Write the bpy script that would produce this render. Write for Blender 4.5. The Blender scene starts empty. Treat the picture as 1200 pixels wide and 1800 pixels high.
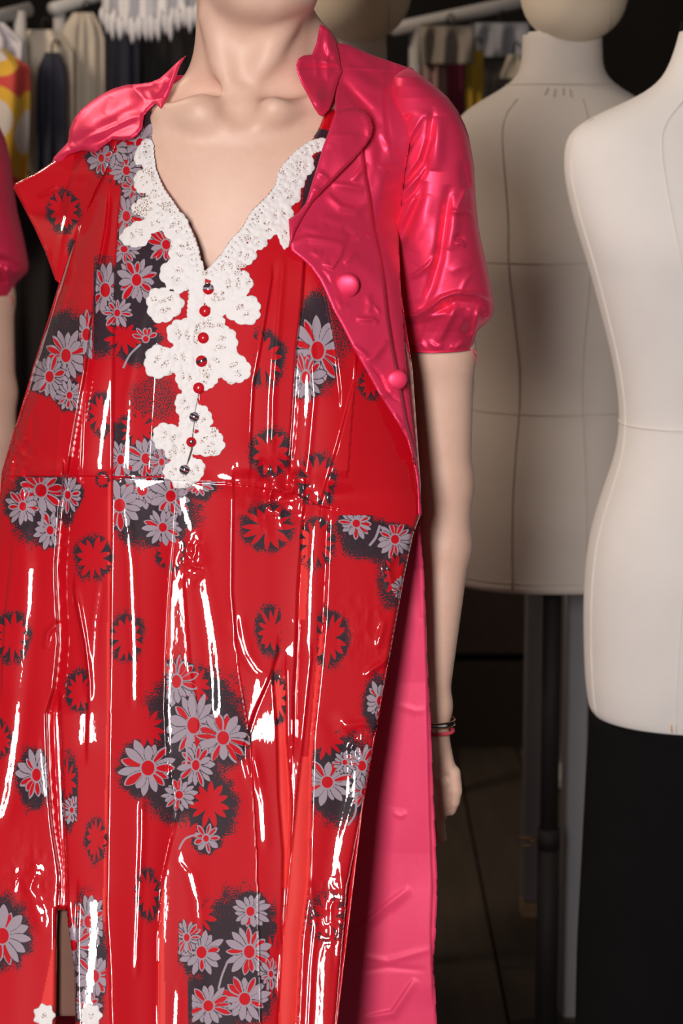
import bpy, bmesh, math, random
import numpy as np
from mathutils import Vector, Matrix

# ------------------------------------------------------------------ camera, world, lights, exposure
sc = bpy.context.scene
C = sc.collection
FPX = 3850.0                      # focal length in pixels of a 1200 x 1800 frame
PITCH = math.radians(9.1)
CAMZ = 1.36
cam_d = bpy.data.cameras.new('camera')
cam = bpy.data.objects.new('camera', cam_d)
C.objects.link(cam)
cam.location = (0, 0, CAMZ)
cam.rotation_euler = (math.radians(90) - PITCH, 0, 0)
cam_d.sensor_fit = 'VERTICAL'
cam_d.sensor_height = 36.0
cam_d.lens = FPX / 1800 * 36.0
cam_d.clip_start = 0.05
cam_d.dof.use_dof = True
cam_d.dof.focus_distance = 2.14
cam_d.dof.aperture_fstop = 7.5
sc.camera = cam

wd = bpy.data.worlds.new('world')
sc.world = wd
wd.use_nodes = True
wd.node_tree.nodes['Background'].inputs['Color'].default_value = (1.0, 0.83, 0.72, 1)
wd.node_tree.nodes['Background'].inputs['Strength'].default_value = 0.10

def area_lamp(name, loc, target, size, power, color, tall=None):
    d = bpy.data.lights.new(name, 'AREA')
    d.shape = 'ELLIPSE' if tall else 'DISK'
    d.size = size
    if tall: d.size_y = tall
    d.energy = power
    d.color = color
    o = bpy.data.objects.new(name, d)
    C.objects.link(o)
    o.location = loc
    o.rotation_euler = (Vector(target) - Vector(loc)).to_track_quat('-Z', 'Y').to_euler()
    return o
area_lamp('flash_head', (-0.33, 0.0, 1.46), (-0.02, 2.3, 1.02), 0.30, 52, (1.0, 0.945, 0.91), 0.62)
area_lamp('background_fill', (-1.5, 3.0, 2.75), (-.1, 3.9, 1.2), 0.5, 28, (1.0, 0.82, 0.64))  # added fill from an unseen source, lifting the rails and forms behind

sc.view_settings.view_transform = 'Standard'
sc.view_settings.look = 'None'
sc.view_settings.gamma = 1.0
sc.view_settings.use_curve_mapping = False
sc.view_settings.exposure = 0.0

# ------------------------------------------------------------------ helpers
cp_, sp_ = math.cos(PITCH), math.sin(PITCH)
def W(px, py, Y):
    """point of the world seen at a photograph position, at depth Y along the room"""
    px, py, Y = np.asarray(px, float), np.asarray(py, float), np.asarray(Y, float)
    u, v = (px - 600) / FPX, (900 - py) / FPX
    t = Y / (cp_ + v * sp_)
    return np.stack(np.broadcast_arrays(u * t, Y, CAMZ + (-sp_ + v * cp_) * t), -1)
def P(px, py, Y):
    return tuple(float(c) for c in W(px, py, Y))
def vnoise(X, Y, seed=0, oct=1):
    rng = np.random.RandomState(seed)
    out = 0; a = 1.0; tot = 0
    for _ in range(oct):
        g = rng.rand(64, 64)
        xi = np.floor(X).astype(int); yi = np.floor(Y).astype(int)
        fx = X - xi; fy = Y - yi
        fx = fx * fx * (3 - 2 * fx); fy = fy * fy * (3 - 2 * fy)
        a00 = g[xi % 64, yi % 64]; a10 = g[(xi + 1) % 64, yi % 64]
        a01 = g[xi % 64, (yi + 1) % 64]; a11 = g[(xi + 1) % 64, (yi + 1) % 64]
        out = out + a * ((a00 * (1 - fx) + a10 * fx) * (1 - fy) + (a01 * (1 - fx) + a11 * fx) * fy - .5)
        tot += a; a *= .5; X = X * 2.03 + 7; Y = Y * 2.03 + 3
    return out / tot * 2
def smooth(e0, e1, x):
    t = np.clip((x - e0) / (e1 - e0), 0, 1)
    return t * t * (3 - 2 * t)
def smin(a, b, k):
    h = np.clip(.5 + .5 * (b - a) / k, 0, 1)
    return b * (1 - h) + a * h - k * h * (1 - h)

def thing(name, label, cat, loc=(0, 0, 0), group=None):
    o = bpy.data.objects.new(name, None)
    o.empty_display_size = .05
    C.objects.link(o)
    o.location = loc
    tag(o, label, cat, group)
    return o
def tag(o, label=None, cat=None, group=None, kind=None):
    if label: o['label'] = label
    if cat: o['category'] = cat
    if group: o['group'] = group
    if kind: o['kind'] = kind
    return o
def obj(name, verts, faces, mat, parent=None, smooth_=True, label=None):
    """one mesh object; verts are in world space, the object's origin goes to its parent's"""
    me = bpy.data.meshes.new(name)
    verts = np.asarray(verts, float)
    root = np.zeros(3)
    q = parent
    while q is not None:
        root += np.array(q.location); q = q.parent
    verts = verts - root
    fa = np.asarray(faces) if not isinstance(faces, list) else None
    if fa is not None and fa.ndim == 2:
        n, k = fa.shape
        me.vertices.add(len(verts)); me.vertices.foreach_set('co', verts.astype(np.float32).ravel())
        me.loops.add(n * k); me.loops.foreach_set('vertex_index', fa.astype(np.int32).ravel())
        me.polygons.add(n)
        me.polygons.foreach_set('loop_start', np.arange(0, n * k, k, dtype=np.int32))
        me.update(calc_edges=True)
    else:
        me.from_pydata([tuple(v) for v in verts], [], [tuple(int(i) for i in f) for f in faces])
        me.update()
    me.polygons.foreach_set('use_smooth', np.full(len(me.polygons), smooth_))
    if mat: me.materials.append(mat)
    o = bpy.data.objects.new(name, me)
    C.objects.link(o)
    if parent is not None: o.parent = parent
    if label: o['label'] = label
    return o
def set_attr(o, name, data, kind='FLOAT'):
    a = o.data.attributes.new(name, {'FLOAT': 'FLOAT', 'COL': 'FLOAT_COLOR', 'VEC': 'FLOAT_VECTOR'}[kind], 'POINT')
    a.data.foreach_set({'FLOAT': 'value', 'COL': 'color', 'VEC': 'vector'}[kind], np.asarray(data, np.float32).ravel())
def solidify(o, t, offset=-1):
    m = o.modifiers.new('thickness', 'SOLIDIFY'); m.thickness = t; m.offset = offset
    return o

class MB:
    """collects simple shapes into one mesh"""
    def __init__(s): s.v = []; s.f = []
    def add(s, v, f):
        b = len(s.v); s.v += [tuple(map(float, p)) for p in v]; s.f += [tuple(i + b for i in q) for q in f]
        return s
    def tube(s, pts, r, n=10, cap=True):
        pts = [np.array(p, float) for p in pts]
        rs = r if hasattr(r, '__len__') else [r] * len(pts)
        rings = []; up = None
        for i, p in enumerate(pts):
            d = pts[min(i + 1, len(pts) - 1)] - pts[max(i - 1, 0)]
            d = d / (np.linalg.norm(d) + 1e-12)
            if up is None:
                up = np.array([0, 0, 1.]) if abs(d[2]) < .9 else np.array([0, 1., 0])
            a = np.cross(d, up); a /= np.linalg.norm(a); b = np.cross(a, d); up = b
            rings.append([p + rs[i] * (math.cos(t) * a + math.sin(t) * b) for t in np.linspace(0, 2 * math.pi, n, endpoint=False)])
        v = [q for ring in rings for q in ring]; f = []
        for i in range(len(pts) - 1):
            for j in range(n):
                f.append((i * n + j, i * n + (j + 1) % n, (i + 1) * n + (j + 1) % n, (i + 1) * n + j))
        if cap:
            f.append(tuple(range(n - 1, -1, -1))); f.append(tuple((len(pts) - 1) * n + j for j in range(n)))
        return s.add(v, f)
    def box(s, c, d, bev=0.0, rot=0):
        x, y, z = [q / 2 for q in d]; ca, sa = math.cos(rot), math.sin(rot)
        bm = bmesh.new(); bmesh.ops.create_cube(bm, size=1)
        for v in bm.verts: v.co = Vector((v.co.x * d[0], v.co.y * d[1], v.co.z * d[2]))
        if bev: bmesh.ops.bevel(bm, geom=bm.edges[:], offset=bev, segments=2, affect='EDGES', profile=.6)
        vs = [(c[0] + v.co.x * ca - v.co.y * sa, c[1] + v.co.x * sa + v.co.y * ca, c[2] + v.co.z) for v in bm.verts]
        bm.verts.index_update()
        fs = [tuple(v.index for v in f.verts) for f in bm.faces]
        bm.free()
        return s.add(vs, fs)
    def lathe(s, prof, c, axis=(0, 0, 1), n=24, sx=1, sy=1):
        q = Vector((0, 0, 1)).rotation_difference(Vector(axis))
        v = []; f = []
        for (r, h) in prof:
            for t in np.linspace(0, 2 * math.pi, n, endpoint=False):
                p = q @ Vector((r * math.cos(t) * sx, r * math.sin(t) * sy, h))
                v.append((c[0] + p.x, c[1] + p.y, c[2] + p.z))
        for i in range(len(prof) - 1):
            for j in range(n):
                f.append((i * n + j, i * n + (j + 1) % n, (i + 1) * n + (j + 1) % n, (i + 1) * n + j))
        f.append(tuple(range(n - 1, -1, -1))); f.append(tuple((len(prof) - 1) * n + j for j in range(n)))
        return s.add(v, f)
    def build(s, name, mat, parent=None, smooth_=True, label=None):
        return obj(name, s.v, s.f, mat, parent, smooth_, label)

# ------------------------------------------------------------------ materials
class NT:
    def __init__(s, name):
        s.m = bpy.data.materials.new(name); s.m.use_nodes = True
        s.t = s.m.node_tree; s.b = s.t.nodes['Principled BSDF']
    def n(s, kind, **kw):
        nd = s.t.nodes.new(kind)
        for k, v in kw.items():
            if k in nd.inputs: nd.inputs[k].default_value = v
            else: setattr(nd, k, v)
        return nd
    def l(s, a, b): s.t.links.new(a, b)
    def set(s, **kw):
        for k, v in kw.items(): s.b.inputs[k.replace('_', ' ')].default_value = v
    def math(s, op, a, b=None):
        nd = s.t.nodes.new('ShaderNodeMath'); nd.operation = op
        for i, q in enumerate((a, b)):
            if q is None: continue
            if isinstance(q, (int, float)): nd.inputs[i].default_value = q
            else: s.l(q, nd.inputs[i])
        return nd.outputs[0]
    def mix(s, fac, a, b):
        nd = s.t.nodes.new('ShaderNodeMix'); nd.data_type = 'RGBA'
        for i, q in ((0, fac), (6, a), (7, b)):
            if isinstance(q, (int, float)): nd.inputs[i].default_value = q
            elif isinstance(q, tuple): nd.inputs[i].default_value = q if len(q) == 4 else q + (1,)
            else: s.l(q, nd.inputs[i])
        return nd.outputs[2]
    def coords(s, kind='Object', scale=(1, 1, 1), attr=None):
        if attr:
            a = s.n('ShaderNodeAttribute'); a.attribute_name = attr; o = a.outputs['Vector']
        else: o = s.n('ShaderNodeTexCoord').outputs[kind]
        mp = s.n('ShaderNodeMapping'); mp.inputs['Scale'].default_value = scale
        s.l(o, mp.inputs['Vector'])
        return mp.outputs[0]
    def noise(s, vec, scale, detail=2, rough=.5, typ='FBM'):
        nd = s.n('ShaderNodeTexNoise'); nd.noise_type = typ
        nd.inputs['Scale'].default_value = scale; nd.inputs['Detail'].default_value = detail; nd.inputs['Roughness'].default_value = rough
        s.l(vec, nd.inputs['Vector'])
        return nd.outputs[0]
    def bump(s, h, strength, dist, prev=None):
        nd = s.n('ShaderNodeBump'); nd.inputs['Strength'].default_value = strength; nd.inputs['Distance'].default_value = dist
        s.l(h, nd.inputs['Height'])
        if prev is not None: s.l(prev, nd.inputs['Normal'])
        return nd.outputs[0]

def simple_mat(name, col, rough=.6, var=.12, scale=40, bump=.2, bscale=300, dist=.0006, **kw):
    t = NT(name)
    c = t.coords()
    v = t.noise(c, scale, 3)
    t.l(t.mix(v, tuple(q * (1 - var) for q in col), tuple(min(1, q * (1 + var)) for q in col)), t.b.inputs['Base Color'])
    t.set(Roughness=rough, **kw)
    if bump: t.l(t.bump(t.noise(c, bscale, 2), bump, dist), t.b.inputs['Normal'])
    return t.m

def skin_mat():
    t = NT('skin')
    c = t.coords()
    v = t.noise(c, 14, 4, .6)
    v2 = t.noise(c, 130, 3, .6)
    col = t.mix(v, (.64, .41, .32), (.75, .53, .425))
    col = t.mix(t.math('MULTIPLY', v2, .35), col, (.58, .30, .22))
    # small moles
    vo = t.n('ShaderNodeTexVoronoi'); vo.inputs['Scale'].default_value = 9; t.l(c, vo.inputs['Vector'])
    mole = t.math('LESS_THAN', vo.outputs['Distance'], .02)
    col = t.mix(t.math('MULTIPLY', mole, .6), col, (.33, .13, .07))
    t.l(col, t.b.inputs['Base Color'])
    t.set(Roughness=.5, Subsurface_Weight=.18, Subsurface_Radius=(.012, .005, .003), Subsurface_Scale=.6)
    t.b.inputs['Specular IOR Level'].default_value = .38
    t.l(t.bump(t.noise(c, 900, 2), .12, .0004), t.b.inputs['Normal'])
    return t.m
M_skin = skin_mat()

def satin_mat(name, col, dark, metal=.40, rough=.43, crush=.16):
    t = NT(name)
    c = t.coords(attr='uvp')
    big = t.noise(t.coords(attr='uvp', scale=(1, .7, 1)), 2.2, 3, .55)
    fine = t.noise(c, 9, 3, .6, 'RIDGED_MULTIFRACTAL')
    thread = t.noise(t.coords(attr='uvp', scale=(60, 6, 1)), 1, 2)
    t.l(t.mix(t.math('MULTIPLY', thread, .5), col, dark), t.b.inputs['Base Color'])
    t.set(Roughness=rough, Metallic=metal, Specular_IOR_Level=.5, Sheen_Weight=.15, Sheen_Roughness=.4)
    t.b.inputs['Specular Tint'].default_value = (1, .55, .65, 1)
    t.b.inputs['Sheen Tint'].default_value = (1, .35, .5, 1)
    t.b.inputs['Anisotropic'].default_value = .35
    ridge = t.noise(t.coords(attr='uvp', scale=(1, .8, 1)), 2.4, 1.2, .45, 'RIDGED_MULTIFRACTAL')
    n = t.bump(big, .08, .004)
    n = t.bump(ridge, crush, .0045, n)
    n = t.bump(fine, .018, .0008, n)
    n = t.bump(thread, .10, .0003, n)
    t.l(n, t.b.inputs['Normal'])
    return t.m
M_satin = satin_mat('pink_satin', (.84, .040, .120), (.70, .024, .085))
M_satin_in = satin_mat('pink_satin_lining', (.80, .062, .155), (.70, .040, .12), .08, .5, .05)

def vinyl_mat():
    """printed cotton under clear vinyl: the print comes from distance fields stored on the mesh"""
    t = NT('printed_cotton_under_vinyl')
    a = t.n('ShaderNodeAttribute'); a.attribute_name = 'pr'
    sep = t.n('ShaderNodeSeparateColor'); t.l(a.outputs['Color'], sep.inputs[0])
    mt = t.n('ShaderNodeAttribute'); mt.attribute_name = 'mt'
    c = t.coords(attr='uvp')
    def step(x):
        m = t.n('ShaderNodeMapRange'); m.inputs['From Min'].default_value = .47; m.inputs['From Max'].default_value = .53
        t.l(x, m.inputs['Value']); return m.outputs[0]
    grain = t.noise(c, 42, 1, .5)
    dens = a.outputs['Alpha']
    thr = t.math('ADD', t.math('MULTIPLY', dens, .56), .22)
    st = t.n('ShaderNodeMapRange'); st.inputs['From Min'].default_value = -.03; st.inputs['From Max'].default_value = .03
    t.l(t.math('SUBTRACT', thr, grain), st.inputs['Value'])
    weave = t.noise(c, 90, 2)
    red = t.mix(weave, (.43, .002, .009), (.52, .005, .013))
    matte = t.mix(weave, (.62, .030, .030), (.70, .045, .040))
    dark = t.mix(weave, (.022, .014, .020), (.040, .024, .034))
    grey = t.mix(weave, (.27, .215, .265), (.36, .29, .345))
    col = t.mix(mt.outputs['Fac'], red, matte)
    redp = col
    col = t.mix(st.outputs[0], col, dark)
    col = t.mix(step(sep.outputs[2]), col, dark)
    col = t.mix(step(sep.outputs[0]), col, grey)
    col = t.mix(step(sep.outputs[1]), col, redp)
    t.l(col, t.b.inputs['Base Color'])
    t.set(Roughness=.48, Coat_IOR=1.5, Coat_Roughness=.035)
    t.b.inputs['Specular IOR Level'].default_value = .08
    t.l(t.math('MULTIPLY', t.math('SUBTRACT', 1, mt.outputs['Fac']), 1.0), t.b.inputs['Coat Weight'])
    t.l(t.bump(weave, .15, .0004), t.b.inputs['Normal'])
    cr = t.noise(t.coords(attr='uvp', scale=(1, .35, 1)), 5, 3, .55)
    cf = t.noise(t.coords(attr='uvp', scale=(1, .6, 1)), 16, 3, .6, 'RIDGED_MULTIFRACTAL')
    n = t.bump(cr, .12, .0020)
    n = t.bump(cf, .03, .0006, n)
    t.l(n, t.b.inputs['Coat Normal'])
    return t.m
M_vinyl = vinyl_mat()

def lace_mat():
    t = NT('white_lace')
    a = t.n('ShaderNodeAttribute'); a.attribute_name = 'hole'
    c = t.coords(attr='uvp')
    fine = t.noise(c, 60, 2)
    vo = t.n('ShaderNodeTexVoronoi'); vo.feature = 'DISTANCE_TO_EDGE'; vo.inputs['Scale'].default_value = 24; t.l(c, vo.inputs['Vector'])
    net = t.n('ShaderNodeMapRange'); net.inputs['From Min'].default_value = .10; net.inputs['From Max'].default_value = .22
    t.l(vo.outputs['Distance'], net.inputs['Value'])
    zone = t.n('ShaderNodeMapRange'); zone.inputs['From Min'].default_value = .40; zone.inputs['From Max'].default_value = .58
    t.l(a.outputs['Fac'], zone.inputs['Value'])
    m = t.math('MULTIPLY', zone.outputs[0], net.outputs[0])
    w = t.mix(fine, (.66, .62, .62), (.80, .77, .78))
    t.l(t.mix(m, w, (.30, .20, .165)), t.b.inputs['Base Color'])
    t.set(Roughness=.8)
    rel = t.noise(c, 20, 3, .6)
    n = t.bump(rel, .35, .0012)
    n = t.bump(fine, .2, .0004, n)
    t.l(n, t.b.inputs['Normal'])
    return t.m
M_lace = lace_mat()

def linen_mat(name, col):
    t = NT(name)
    c = t.coords()
    w1 = t.n('ShaderNodeTexWave'); w1.bands_direction = 'X'; w1.inputs['Scale'].default_value = 260; w1.inputs['Distortion'].default_value = 1.5; t.l(c, w1.inputs['Vector'])
    w2 = t.n('ShaderNodeTexWave'); w2.bands_direction = 'Z'; w2.inputs['Scale'].default_value = 260; w2.inputs['Distortion'].default_value = 1.5; t.l(c, w2.inputs['Vector'])
    v = t.noise(c, 9, 4, .6)
    cc = t.mix(v, tuple(q * .9 for q in col), tuple(min(1, q * 1.06) for q in col))
    cc = t.mix(t.math('MULTIPLY', w1.outputs['Fac'], .12), cc, tuple(q * .6 for q in col))
    t.l(cc, t.b.inputs['Base Color'])
    t.set(Roughness=.9, Sheen_Weight=.1)
    t.b.inputs['Specular IOR Level'].default_value = .15
    t.l(t.bump(t.math('ADD', w1.outputs['Fac'], w2.outputs['Fac']), .25, .0004), t.b.inputs['Normal'])
    return t.m
M_linen = linen_mat('natural_linen', (.51, .455, .41))
M_canvas = linen_mat('white_canvas', (.86, .825, .80))
M_head = linen_mat('beige_jersey', (.55, .46, .35))
M_seam = simple_mat('seam_thread', (.37, .32, .285), .9)
M_piping = simple_mat('canvas_piping', (.76, .70, .64), .9)
M_black = simple_mat('black_cloth', (.007, .0065, .007), .95, .2, 12, .4, 200, Specular_IOR_Level=.08)
M_iron = simple_mat('black_iron', (.010, .007, .007), .75, .2, 20)
M_greypaint = simple_mat('grey_paint', (.20, .196, .21), .75, .1, 12)
M_plank = None
def wood_mat(name, a, b):
    t = NT(name)
    c = t.coords(scale=(1, .12, 1))
    v = t.noise(c, 28, 5, .65)
    info = t.n('ShaderNodeObjectInfo')
    col = t.mix(v, a, b)
    col = t.mix(t.math('MULTIPLY', info.outputs['Random'], .45), col, tuple(q * .45 for q in a))
    t.l(col, t.b.inputs['Base Color']); t.set(Roughness=.55)
    t.l(t.bump(v, .3, .002), t.b.inputs['Normal'])
    return t.m
M_plank = wood_mat('dark_floorboard', (.040, .028, .020), (.120, .092, .066))
M_palewood = wood_mat('pale_wood', (.30, .20, .11), (.48, .34, .20))
M_wall = simple_mat('black_wall_paint', (.014, .011, .010), .9, .2, 6)
M_pipe = simple_mat('white_rail_enamel', (.50, .48, .47), .4, .05, 10, 0)
M_button = None

# ------------------------------------------------------------------ the room
def struct(o): o['kind'] = 'structure'; return o
rng = random.Random(5)
floor = struct(MB().box((0.2, 3.0, -.03), (8.0, 8.4, .02)).build('floor', M_wall, smooth_=False))
plank_me = {}
for i, cx in enumerate(np.arange(-1.4, 2.2, .145)):
    y0 = 1.6 + rng.random() * 1.2
    while y0 < 6.9:
        L = 1.1 + rng.random() * .9
        y1 = min(y0 + L, 7.1)
        key = round(y1 - y0, 1)
        if key not in plank_me:
            o = MB().box((0, 0, -.010), (.140, key - .006, .020), .002).build('floorboard', M_plank, floor, False)
            plank_me[key] = o.data
        else:
            o = bpy.data.objects.new('floorboard', plank_me[key]); C.objects.link(o); o.parent = floor
        o.location = (cx, y0 + key / 2, 0)
        y0 += key
struct(MB().box((0.2, 7.15, 1.5), (8.0, .1, 3.06)).build('wall_back', M_wall, smooth_=False))
bb = struct(MB().box((0.2, 7.085, .07), (8.0, .025, .14), .004).build('baseboard_back', M_black, smooth_=False))

# ------------------------------------------------------------------ the woman: one continuous body
H = .0026
GO = np.array([-.37, 1.93, -.004]); GN = (222, 208, 690)
F = np.full(GN, .2, np.float32)
AX = [GO[i] + H * np.arange(GN[i]) for i in range(3)]
def _sub(lo, hi):
    sl = []
    for i in range(3):
        a = int(max(0, math.floor((lo[i] - GO[i]) / H))); b = int(min(GN[i], math.ceil((hi[i] - GO[i]) / H) + 1))
        if a >= b: return None
        sl.append(slice(a, b))
    return tuple(sl)
def _grid(sl):
    return (AX[0][sl[0]][:, None, None].astype(np.float32), AX[1][sl[1]][None, :, None].astype(np.float32), AX[2][sl[2]][None, None, :].astype(np.float32))
def _apply(sl, d, k, op):
    f = F[sl]
    if op == 'add':
        h = np.clip(.5 + .5 * (f - d) / k, 0, 1); F[sl] = f * (1 - h) + d * h - k * h * (1 - h)
    else:
        d = -d
        h = np.clip(.5 - .5 * (f - d) / k, 0, 1); F[sl] = f * (1 - h) + d * h + k * h * (1 - h)
def capsule(a, b, ra, rb=None, k=.012, op='add', flat=None):
    rb = ra if rb is None else rb
    a, b = np.array(a, float), np.array(b, float); R = max(ra, rb) + .05
    sl = _sub(np.minimum(a, b) - R, np.maximum(a, b) + R)
    if sl is None: return
    x, y, z = _grid(sl); d = b - a; L = float(d @ d) + 1e-9
    t = np.clip(((x - a[0]) * d[0] + (y - a[1]) * d[1] + (z - a[2]) * d[2]) / L, 0, 1)
    yy = (y - a[1] - t * d[1]) * (1 if flat is None else flat)
    q = np.sqrt((x - a[0] - t * d[0]) ** 2 + yy ** 2 + (z - a[2] - t * d[2]) ** 2)
    _apply(sl, (q - (ra + (rb - ra) * t)).astype(np.float32), k, op)
def ellipsoid(c, r, k=.02, op='add', yaw=0):
    c, r = np.array(c, float), np.array(r, float); m = r.max() + .05
    sl = _sub(c - m, c + m)
    if sl is None: return
    x, y, z = _grid(sl); x = x - c[0]; y = y - c[1]; z = z - c[2]
    if yaw:
        cs, sn = math.cos(yaw), math.sin(yaw); x, y = x * cs + y * sn, -x * sn + y * cs
    k0 = np.sqrt((x / r[0]) ** 2 + (y / r[1]) ** 2 + (z / r[2]) ** 2)
    k1 = np.sqrt((x / r[0] ** 2) ** 2 + (y / r[1] ** 2) ** 2 + (z / r[2] ** 2) ** 2) + 1e-6
    _apply(sl, (k0 * (k0 - 1) / k1).astype(np.float32), k, op)
def front_Y(px, py):
    """depth of the body's front surface at photograph positions (9 where there is none)"""
    px, py = np.asarray(px, float), np.asarray(py, float)
    out = np.full(px.shape, 9.0); prev = np.full(px.shape, .2)
    for Y in np.arange(1.95, 2.40, .0026):
        p = W(px, py, Y); ix = (p - GO) / H
        ok = np.all((ix > 1) & (ix < np.array(GN) - 2), -1)
        i0 = np.clip(np.round(ix).astype(int), 1, np.array(GN) - 2)
        f = np.where(ok, F[i0[..., 0], i0[..., 1], i0[..., 2]], .2)
        hit = (out > 8) & (f <= 0)
        frac = np.clip(f / (f - prev - 1e-9), 0, 1)
        out = np.where(hit, Y - .0026 * frac, out); prev = f
    return out

# torso, neck, head
ellipsoid(P(415, 500, 2.215), (.150, .098, .20), .03)
ellipsoid(P(430, 328, 2.215), (.150, .080, .100), .035)
ellipsoid(P(405, 760, 2.22), (.118, .086, .17), .05)
ellipsoid(P(405, 980, 2.225), (.160, .105, .15), .05)
capsule(P(240, 256, 2.235), P(390, 222, 2.215), .034, .040, .03)
capsule(P(450, 214, 2.215), P(725, 240, 2.240), .043, .038, .04)
capsule(P(420, 110, 2.240), P(330, 214, 2.245), .034, .018, .02)
capsule(P(486, 62, 2.240), P(670, 196, 2.250), .040, .026, .03)
capsule(P(448, -70, 2.205), P(440, 150, 2.218), .0545, .0570, .025)
ellipsoid(P(455, -235, 2.205), (.074, .094, .092), .02)            # cranium
ellipsoid(P(450, -110, 2.170), (.058, .066, .082), .03)            # face and jaw
capsule(P(442, -22, 2.120), P(470, -18, 2.125), .017, .015, .03)   # chin
ellipsoid(P(470, -10, 2.160), (.044, .045, .020), .03)
capsule(P(446, -190, 2.093), P(444, -118, 2.078), .008, .012, .012)  # nose
capsule(P(425, -75, 2.108), P(465, -75, 2.108), .008, .008, .010)
capsule(P(428, -60, 2.110), P(462, -60, 2.110), .008, .008, .010)
capsule(P(400, -205, 2.108), P(490, -205, 2.108), .010, .010, .014)
for ex in (408, 482):
    ellipsoid(P(ex, -180, 2.112), (.015, .010, .011), .006, 'sub')
for ex, s in ((326, -1), (583, 1)):
    ellipsoid(P(ex, -150, 2.215), (.010, .020, .033), .008)
for bx in (330, 480):
    ellipsoid(P(bx, 570, 2.150), (.055, .050, .060), .03)           # bust
# sinews of the neck, collar bones, hollow between them
def surf(px, py):
    return float(front_Y(np.array([px]), np.array([py]))[0])
def on(px, py, d): return P(px, py, surf(px, py) + d)
capsule(on(372, 30, .008), on(408, 188, .010), .010, .007, .018)
capsule(on(492, 50, .010), on(434, 190, .010), .010, .007, .018)
yc = surf(415, 262)
for pts in (((402, 214, .017), (352, 197, .012), (292, 196, .028)), ((438, 210, .017), (482, 187, .012), (556, 166, .030))):
    for p_, q_ in zip(pts[:-1], pts[1:]):
        capsule(P(p_[0], p_[1], yc + p_[2]), P(q_[0], q_[1], yc + q_[2]), .0115, .0110, .022)
ellipsoid(on(420, 193, .001), (.013, .011, .012), .018, 'sub')
ellipsoid(on(335, 163, .001), (.034, .013, .010), .022, 'sub')
ellipsoid(on(512, 152, .001), (.036, .013, .010), .022, 'sub')
# visible arm
sh, el, wr = P(752, 268, 2.250), P(781, 850, 2.262), P(757, 1252, 2.235)
ua = P(774, 620, 2.258)
capsule(sh, ua, .039, .0345, .02); capsule(ua, el, .0345, .0275, .012)
fa = P(780, 960, 2.256)
capsule(el, fa, .0285, .0275, .014); capsule(fa, wr, .0275, .0175, .010)
capsule(P(748, 1235, 2.235), P(768, 1240, 2.236), .0165, .0150, .012)
# its hand, hanging, the back of the hand turned to the viewer
def hand(pt, k=.006):
    capsule(pt(757, 1258, 2.235), pt(752, 1310, 2.236), .0175, .020, .012)
    for kx, ky in ((786, 1346), (766, 1358), (742, 1364), (716, 1356)):
        capsule(pt(750 + (kx - 757) * .45, 1280, 2.236), pt(kx, ky, 2.236), .0140, .0085, .006)
    for (kx, ky), (mx, my, mY), (tx, ty, tY), (r0, r1) in (
            ((797, 1358), (801, 1390, 2.236), (793, 1426, 2.246), (.0070, .0052)),
            ((776, 1374), (779, 1410, 2.244), (773, 1446, 2.258), (.0072, .0052)),
            ((750, 1384), (763, 1430, 2.254), (776, 1474, 2.276), (.0078, .0058)),
            ((712, 1374), (712, 1420, 2.244), (722, 1460, 2.262), (.0084, .0062))):
        m2 = ((mx + tx) / 2 + 2, (my + ty) / 2, (mY + tY) / 2 - .002)
        capsule(pt(kx, ky, 2.236), pt(mx, my, mY), r0 * 1.12, r0, .002)
        capsule(pt(mx, my, mY), pt(*m2), r0, (r0 + r1) / 2, .0015)
        capsule(pt(*m2), pt(tx, ty, tY), (r0 + r1) / 2, r1, .0015)
    capsule(pt(728, 1300, 2.232), pt(712, 1345, 2.226), .0135, .0110, .010)
    capsule(pt(712, 1345, 2.226), pt(716, 1395, 2.230), .0100, .0078, .004)
hand(P)
# the other arm hangs inside the dress
capsule(P(250, 268, 2.255), P(196, 620, 2.300), .034, .031, .02)
capsule(P(196, 620, 2.300), P(236, 930, 2.290), .028, .019, .012)
def pt2(x, y, Y):
    return P(236 + (757 - x), y - 1258 + 935, Y + .05)
hand(pt2)
# legs and feet
for sx in (-.175, -.030):
    capsule((sx, 2.225, .90), (sx, 2.215, .50), .074, .047, .03)
    capsule((sx, 2.225, .49), (sx, 2.245, .34), .046, .050, .02)
    capsule((sx, 2.245, .34), (sx, 2.240, .10), .050, .030, .02)
    capsule((sx, 2.255, .035), (sx, 2.09, .026), .030, .026, .02)

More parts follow.
